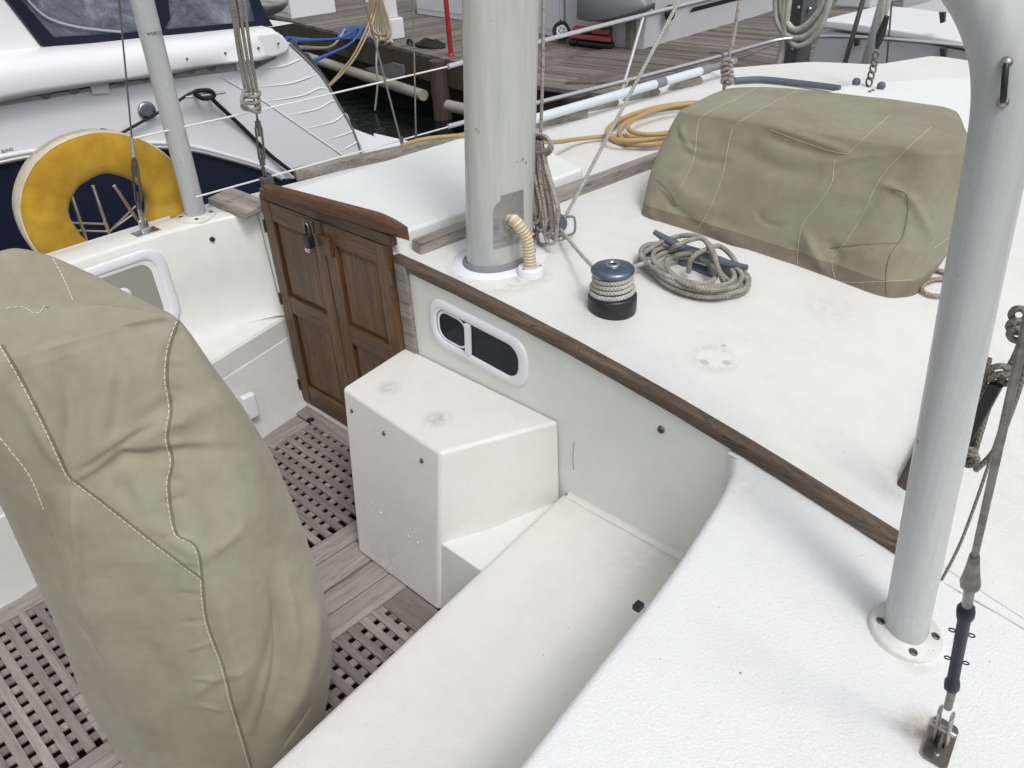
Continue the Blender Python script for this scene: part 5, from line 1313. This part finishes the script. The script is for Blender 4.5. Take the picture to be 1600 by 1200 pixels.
for pts in (((448, 60), (500, 60), (550, 58)), ((462, 64), (510, 62), (560, 52)), ((490, 95), (520, 78), (570, 52))):
    mt.tube(cr([xn(*pts[0], -.6), lp(xn(*pts[0], -.6), dz_(*pts[2])+V(0, 0, .05), .5)-V(0, 0, .05), dz_(*pts[2])+V(0, 0, .08)], 6), .013, 7)
mt.build('blue_strands', M['blue_line'], bln); a = xn(462, 74, -.6); b = dz_(540, 52)+V(0, 0, .06)
MB().tube(cr([a, lp(a, b, .5)-V(0, 0, .12), b], 6), .014, 7).build('tan_strand', M['cord'], bln)
dl = thing('dangling_line', 'white rope end hanging from the dock edge below the pedestal', 'rope', ay(588, 62, 7.6))
MB().tube(cr([ay(590, 60, 7.6), ay(588, 100, 7.5), ay(590, 130, 7.5), ay(586, 172, 7.5)], 5), .014, 8).build('line', M['rope_w'], dl)
rp = thing('red_pole', 'slim red painted pole standing on the dock edge left of the mast', 'pole', dz_(705, 88))
p = dz_(705, 88); tpz = ay(693, -40, p.y); MB().tube([p, lp(p, tpz, .97)], .034, 12).build('shaft', M['red'], rp); MB().lathe(p, [(.05, 0), (.045, .03), (.036, .04)], n=14).build('foot', M['red'], rp)
mat_ = thing('black_strap_pile', 'flat pile of black line on the dock edge left of the red pole', 'rope', dz_(675, 73))
mt = MB(); c = dz_(672, 73)
for k in range(6): mt.tube([c+V((.28-.03*k)*math.cos(a), (.14-.015*k)*math.sin(a), .02+.012*k+.012*math.sin(3*a)) for a in [2*math.pi*j/18 for j in range(18)]], .02, 7, closed=True)
mt.build('black_loops', M['black_rope'], mat_)
mt = MB().tube(cr([dz_(650, 73)+V(0, -.02, .03), dz_(642, 68)+V(0, -.05, .05), az(640, 95, -.5), az(642, 112, -.7)], 5), .022, 8); mt.build('hanging_tail', M['black_rope'], mat_)
# folded cart
cc0 = dz_(920, 64); ct = thing('folded_cart', 'folded red and black wheeled cart lying on the dock', 'cart', cc0)
def circ(c, nrm, r, tr, nm, m_, par, n=22):
    nrm = nrm.normalized(); u = nrm.orthogonal().normalized(); v = nrm.cross(u)
    return MB().tube([c+u*r*math.cos(a)+v*r*math.sin(a) for a in [2*math.pi*k/n for k in range(n)]], tr, 8, closed=True).build(nm, m_, par)
for px, py in ((878, 67), (890, 60), (905, 60), (918, 55)):
    c = dz_(px, py)+V(0, 0, .16 if px < 880 else .27); nrm = V(.5, -.75, .4); wl = circ(c, nrm, .11, .028, 'wheel', M['wheel'], ct); circ(c, nrm, .062, .014, 'rim', M['frame'], wl)
    sp = MB(); nn = nrm.normalized(); u = nn.orthogonal().normalized(); v = nn.cross(u)
    for k in range(5): sp.cyl(c, c+(u*math.cos(k*1.257)+v*math.sin(k*1.257))*.09, .010, n=6)
    sp.build('spokes', M['frame'], wl)
for k, (z_, s_) in enumerate(((.05, 1), (.13, .94), (.21, .85))):
    q = MB(); P_ = [dz_(x, y) for x, y in ((888, 72), (955, 80), (975, 58), (905, 52))]; m__ = sum(P_, V(0, 0, 0))/4
    P_ = [m__+(p-m__)*s_ for p in P_]; q.hexa([p+V(0, 0, z_-.035) for p in P_], [p+V(0, 0, z_+.03) for p in P_]); q.build('folded_panel', M['pink'] if k else M['black'], ct, bevel=.02)
mt = MB(); mt.tube(cr([dz_(885, 70)+V(0, 0, .12), dz_(925, 74)+V(0, 0, .2), dz_(950, 72)+V(0, 0, .28), dz_(968, 60)+V(0, 0, .26)], 5), .022, 8); mt.tube(cr([dz_(880, 60)+V(0, 0, .2), dz_(920, 60)+V(0, 0, .3), dz_(955, 55)+V(0, 0, .28)], 5), .02, 8)
for k in range(4): mt.tube([dz_(900+k*17, 74)+V(0, 0, .06), dz_(905+k*17, 62)+V(0, 0, .27)], .016, 6)
mt.build('frame_tubes', M['black'], ct)
# grey covered tender on the dock
tc0 = dz_(960, 40); td = thing('covered_tender', 'pointed grey covered tender stored on the dock behind the cart', 'boat', tc0)
q = MB(); rows = []; a0, a1 = dz_(935, 72)+V(0, 0, .30), dz_(1020, 84)+V(0, 0, .20)
for i in range(20):
    t = i/19; c = lp(a0, a1, t); w_ = .42*(1-t**2.2)+.01; h_ = .95*(1-t**1.5)+.30
    dirx = (a1-a0).normalized(); nn = V(-dirx.y, dirx.x, 0); zb2 = .12+.30*t**2
    rows.append([c+nn*w_*math.cos(a)+V(0, 0, zb2+max(0, math.sin(a))*(h_-zb2)*(.92+.1*noise.noise(V(t*5, a*2, 0)))-max(0, -math.sin(a))*.06) for a in [2*math.pi*k/20 for k in range(20)]])
q.quadgrid(rows, True, True); q.poly(rows[0]); q.build('cover', M['dinghy'], td)
for t in (.2, .6): p = lp(a0, a1, t); MB().box(p.x-.05, p.x+.05, p.y-.05, p.y+.05, ZD, ZD+.38).build('chock', M['dock'], td, bevel=.01)
# grey hull powerboat beyond
gb = thing('grey_powerboat', 'grey-white powerboat hull with black stripe moored behind the dock', 'boat', dz_(1100, 40))
def gy(x, y): return az(x, y, 0)
G0, G1 = dz_(1050, 70), dz_(1205, 24); gdir = (G1-G0).normalized(); gn = V(-gdir.y, gdir.x, 0)
G0 = G0-gdir*.55+gn*.12; 
def gq(a, b, z): return G0+gdir*a+gn*b+V(0, 0, z-ZD)
q = MB(); q.quadgrid([[gq(a, 0.0, -.9) for a in (0, 4, 9, 14)], [gq(a, -.0, .12) for a in (0, 4, 9, 14)], [gq(a, -.05, .16) for a in (0, 4, 9, 14)], [gq(a, -.12, 1.0) for a in (0, 4, 9, 14)], [gq(a, -.05, 1.1) for a in (0, 4, 9, 14)], [gq(a, .5, 1.12) for a in (0, 4, 9, 14)], [gq(a, 1.3, 1.12) for a in (0, 4, 9, 14)]], False)
q.poly([gq(0, 0, -.9), gq(0, -.12, 1.0), gq(0, 1.3, 1.1), gq(0, 1.3, -.9)]); q.build('hull', M['grey_gel'], gb)
q = MB(); q.quadgrid([[gq(a, -.015, .02) for a in (1.1, 9, 14)], [gq(a, -.06, .09) for a in (1.1, 9, 14)]]); q.build('boot_stripe', M['ink'], gb)
MB().lathe(ay(1047, 20, gq(.6, 0, 0).y-.12), [(.10, -.02), (.10, .02), (.05, .03)], V(-gn.x, -gn.y, 0), 20).build('exhaust_port', M['black'], gb)

# ================================================================== RIGHT BACKGROUND
gp_b = az(1240, 128, -.25)
gp = thing('grey_post', 'grey composite mooring post with white rope coils hung on it', 'post', gp_b)
a, b = ay(1240, 125, 5.6), ay(1262, -40, 5.6); uu = V(.75, -.66, 0).normalized(); vv = V(-uu.y, uu.x, 0); w_ = .105
q = MB(); q.hexa([a-V(0, 0, .9)+uu*x+vv*y for x, y in ((-w_, -.05), (w_, -.05), (w_, .05), (-w_, .05))], [b+V(0, 0, .4)+uu*x+vv*y for x, y in ((-w_, -.05), (w_, -.05), (w_, .05), (-w_, .05))]); q.build('plank', M['composite'], gp, bevel=.006)
for px, py in ((1240, 77), (1249, 12), (1266, 14)): MB().lathe(ay(px, py, 5.52), [(.014, 0), (.014, .012), (.006, .014)], V(-.66, -.75, 0), 12).build('bolt', M['steel'], gp)
pc2 = thing('hanging_rope_coil', 'thick white rope looped over the grey mooring post', 'rope', ay(1255, 70, 5.45))
mt = MB()
for (pts) in (((1213, -20), (1214, 30), (1232, 56), (1262, 55), (1290, 20), (1296, -20)), ((1222, -20), (1222, 20), (1240, 46), (1262, 38), (1284, 10), (1290, -20)), ((1228, -20), (1226, 45), (1246, 72), (1275, 55), (1292, 15), (1300, -20)), ((1235, -20), (1225, 60), (1216, 100), (1210, 125))):
    mt.tube(cr([ay(x, y, 5.42) for x, y in pts], 7), .021, 9)
mt.build('rope_loops', M['rope_w'], pc2)
ln = thing('dock_line_coil', 'pale rope loop lying on the landing near the grey post', 'rope', az(1200, 118, -.25))
MB().tube(cr([az(1200+14*math.cos(t), 117+4*math.sin(t), -.20) for t in [2*math.pi*k/10 for k in range(10)]], 4, True), .022, 8, closed=True).build('loop', M['rope_w'], ln)
# second white boat right
YB = 7.2
def yb(x, y, d=0): return ay(x, y, YB+d)
wbt = thing('white_cruiser', 'white cabin cruiser moored beyond the bow, seen top right', 'boat', V(-1.5, YB+1.5, -1))
q = MB(); q.prism([yb(x, y) for x, y in ((1262, 112), (1281, 48), (1340, 54), (1430, 66), (1530, 84), (1700, 110), (1700, 260), (1262, 200))], V(.2, 2.2, 0)); q.build('hull', M['grey_gel'], wbt, bevel=.01)
q = MB(); q.prism([yb(x, y, -.02) for x, y in ((1284, 30), (1340, 36), (1430, 50), (1530, 68), (1700, 95), (1700, 106), (1530, 82), (1430, 64), (1340, 52), (1283, 44))], V(.1, .9, 0)); q.build('gunwale', M['yacht'], wbt, bevel=.02, seg=3)
q = MB(); q.prism([yb(x, y, 1.9) for x, y in ((1405, 22), (1415, -30), (1600, -30), (1600, 40), (1450, 26))], V(.2, 1.5, 0)); q.build('cabin', M['yacht'], wbt, bevel=.03)
q = MB(); q.prism([yb(x, y, 1.6) for x, y in ((1300, 12), (1320, -20), (1368, -20), (1360, 16))], V(.1, 1.5, 0)); q.build('console', M['yacht'], wbt, bevel=.03)
for (px, py) in ((1340, 62), (1475, 82), (1474, 26)):
    MB().prism([yb(px-5, py-8, -.02), yb(px+5, py-8, -.02), yb(px+4, py+8, -.02), yb(px-3, py+10, -.02)], V(0, -.03, 0)).build('latch', M['steel_d'], wbt, bevel=.004)
wp = thing('staysail_spar', 'slim white spar rising from the foredeck behind the shackle tackle', 'spar', ay(1350, 112, 5.2))
MB().tube([ay(1350, 116, 5.2), ay(1386, -10, 5.0), ay(1400, -60, 4.95)], .035, 16).build('spar_tube', M['post'], wp)
ft = thing('foredeck_tackle', 'wire rope tackle with shackles fixed to a pad eye on the foredeck', 'tackle', ar(1360, 132, .0))
YT = ar(1360, 132, .03).y
MB().tube([ay(1390, -10, YT), ay(1378, 50, YT), ay(1370, 75, YT)], .007, 8).tube([ay(1382, -10, YT), ay(1373, 40, YT), ay(1368, 70, YT)], .007, 8).build('lines', M['rope_f'], ft)
MB().tube([ay(1386, 25, YT-.03), ay(1376, 55, YT-.03), ay(1370, 76, YT-.03)], [.012, .022, .010], 10).build('block', M['black'], ft)
mt = MB()
for (x, y) in ((1368, 88), (1366, 98), (1364, 108), (1361, 118), (1358, 128)): mt.tube([ay(x+4.5*math.cos(t), y+7*math.sin(t), YT-.01+.012*math.cos(t*2)) for t in [2*math.pi*k/12 for k in range(12)]], .005, 7, closed=True)
mt.build('shackles', M['steel_d'], ft)
# raised foredeck plate and its fittings
pz = .022
q = MB(); q.hexa([ar(x, y, -.01) for x, y in ((1236, 170), (1560, 250), (1560, 122), (1326, 134))], [ar(x, y, pz) for x, y in ((1240, 168), (1560, 245), (1560, 118), (1330, 131))])
q.build('raised_foredeck', M['hatch'], boat, bevel=.006)
for px, py in ((1338, 128), (1377, 134)): MB().ball(ar(px, py, pz+.012), (.022, .022, .02), 8).build('rubber_stop', M['galv'], boat)
for px, py in ((1359, 143), (1364, 141), (1410, 170), (1413, 168), (1450, 180), (1453, 178), (1311, 157)): MB().lathe(ar(px, py, pz), [(.008, -.003), (.008, .003), (.004, .005)], n=10).build('bolt', M['steel_d'], boat)
hh = thing('black_hose', 'black rubber hose lying across the foredeck behind the green cover', 'hose', ar(1230, 130, 0))
MB().tube(cr([ar(1148, 126, .02), ar(1190, 124, .02), ar(1250, 130, .02), ar(1312, 138, .03)], 6), .016, 10).build('hose', M['galv'], hh)
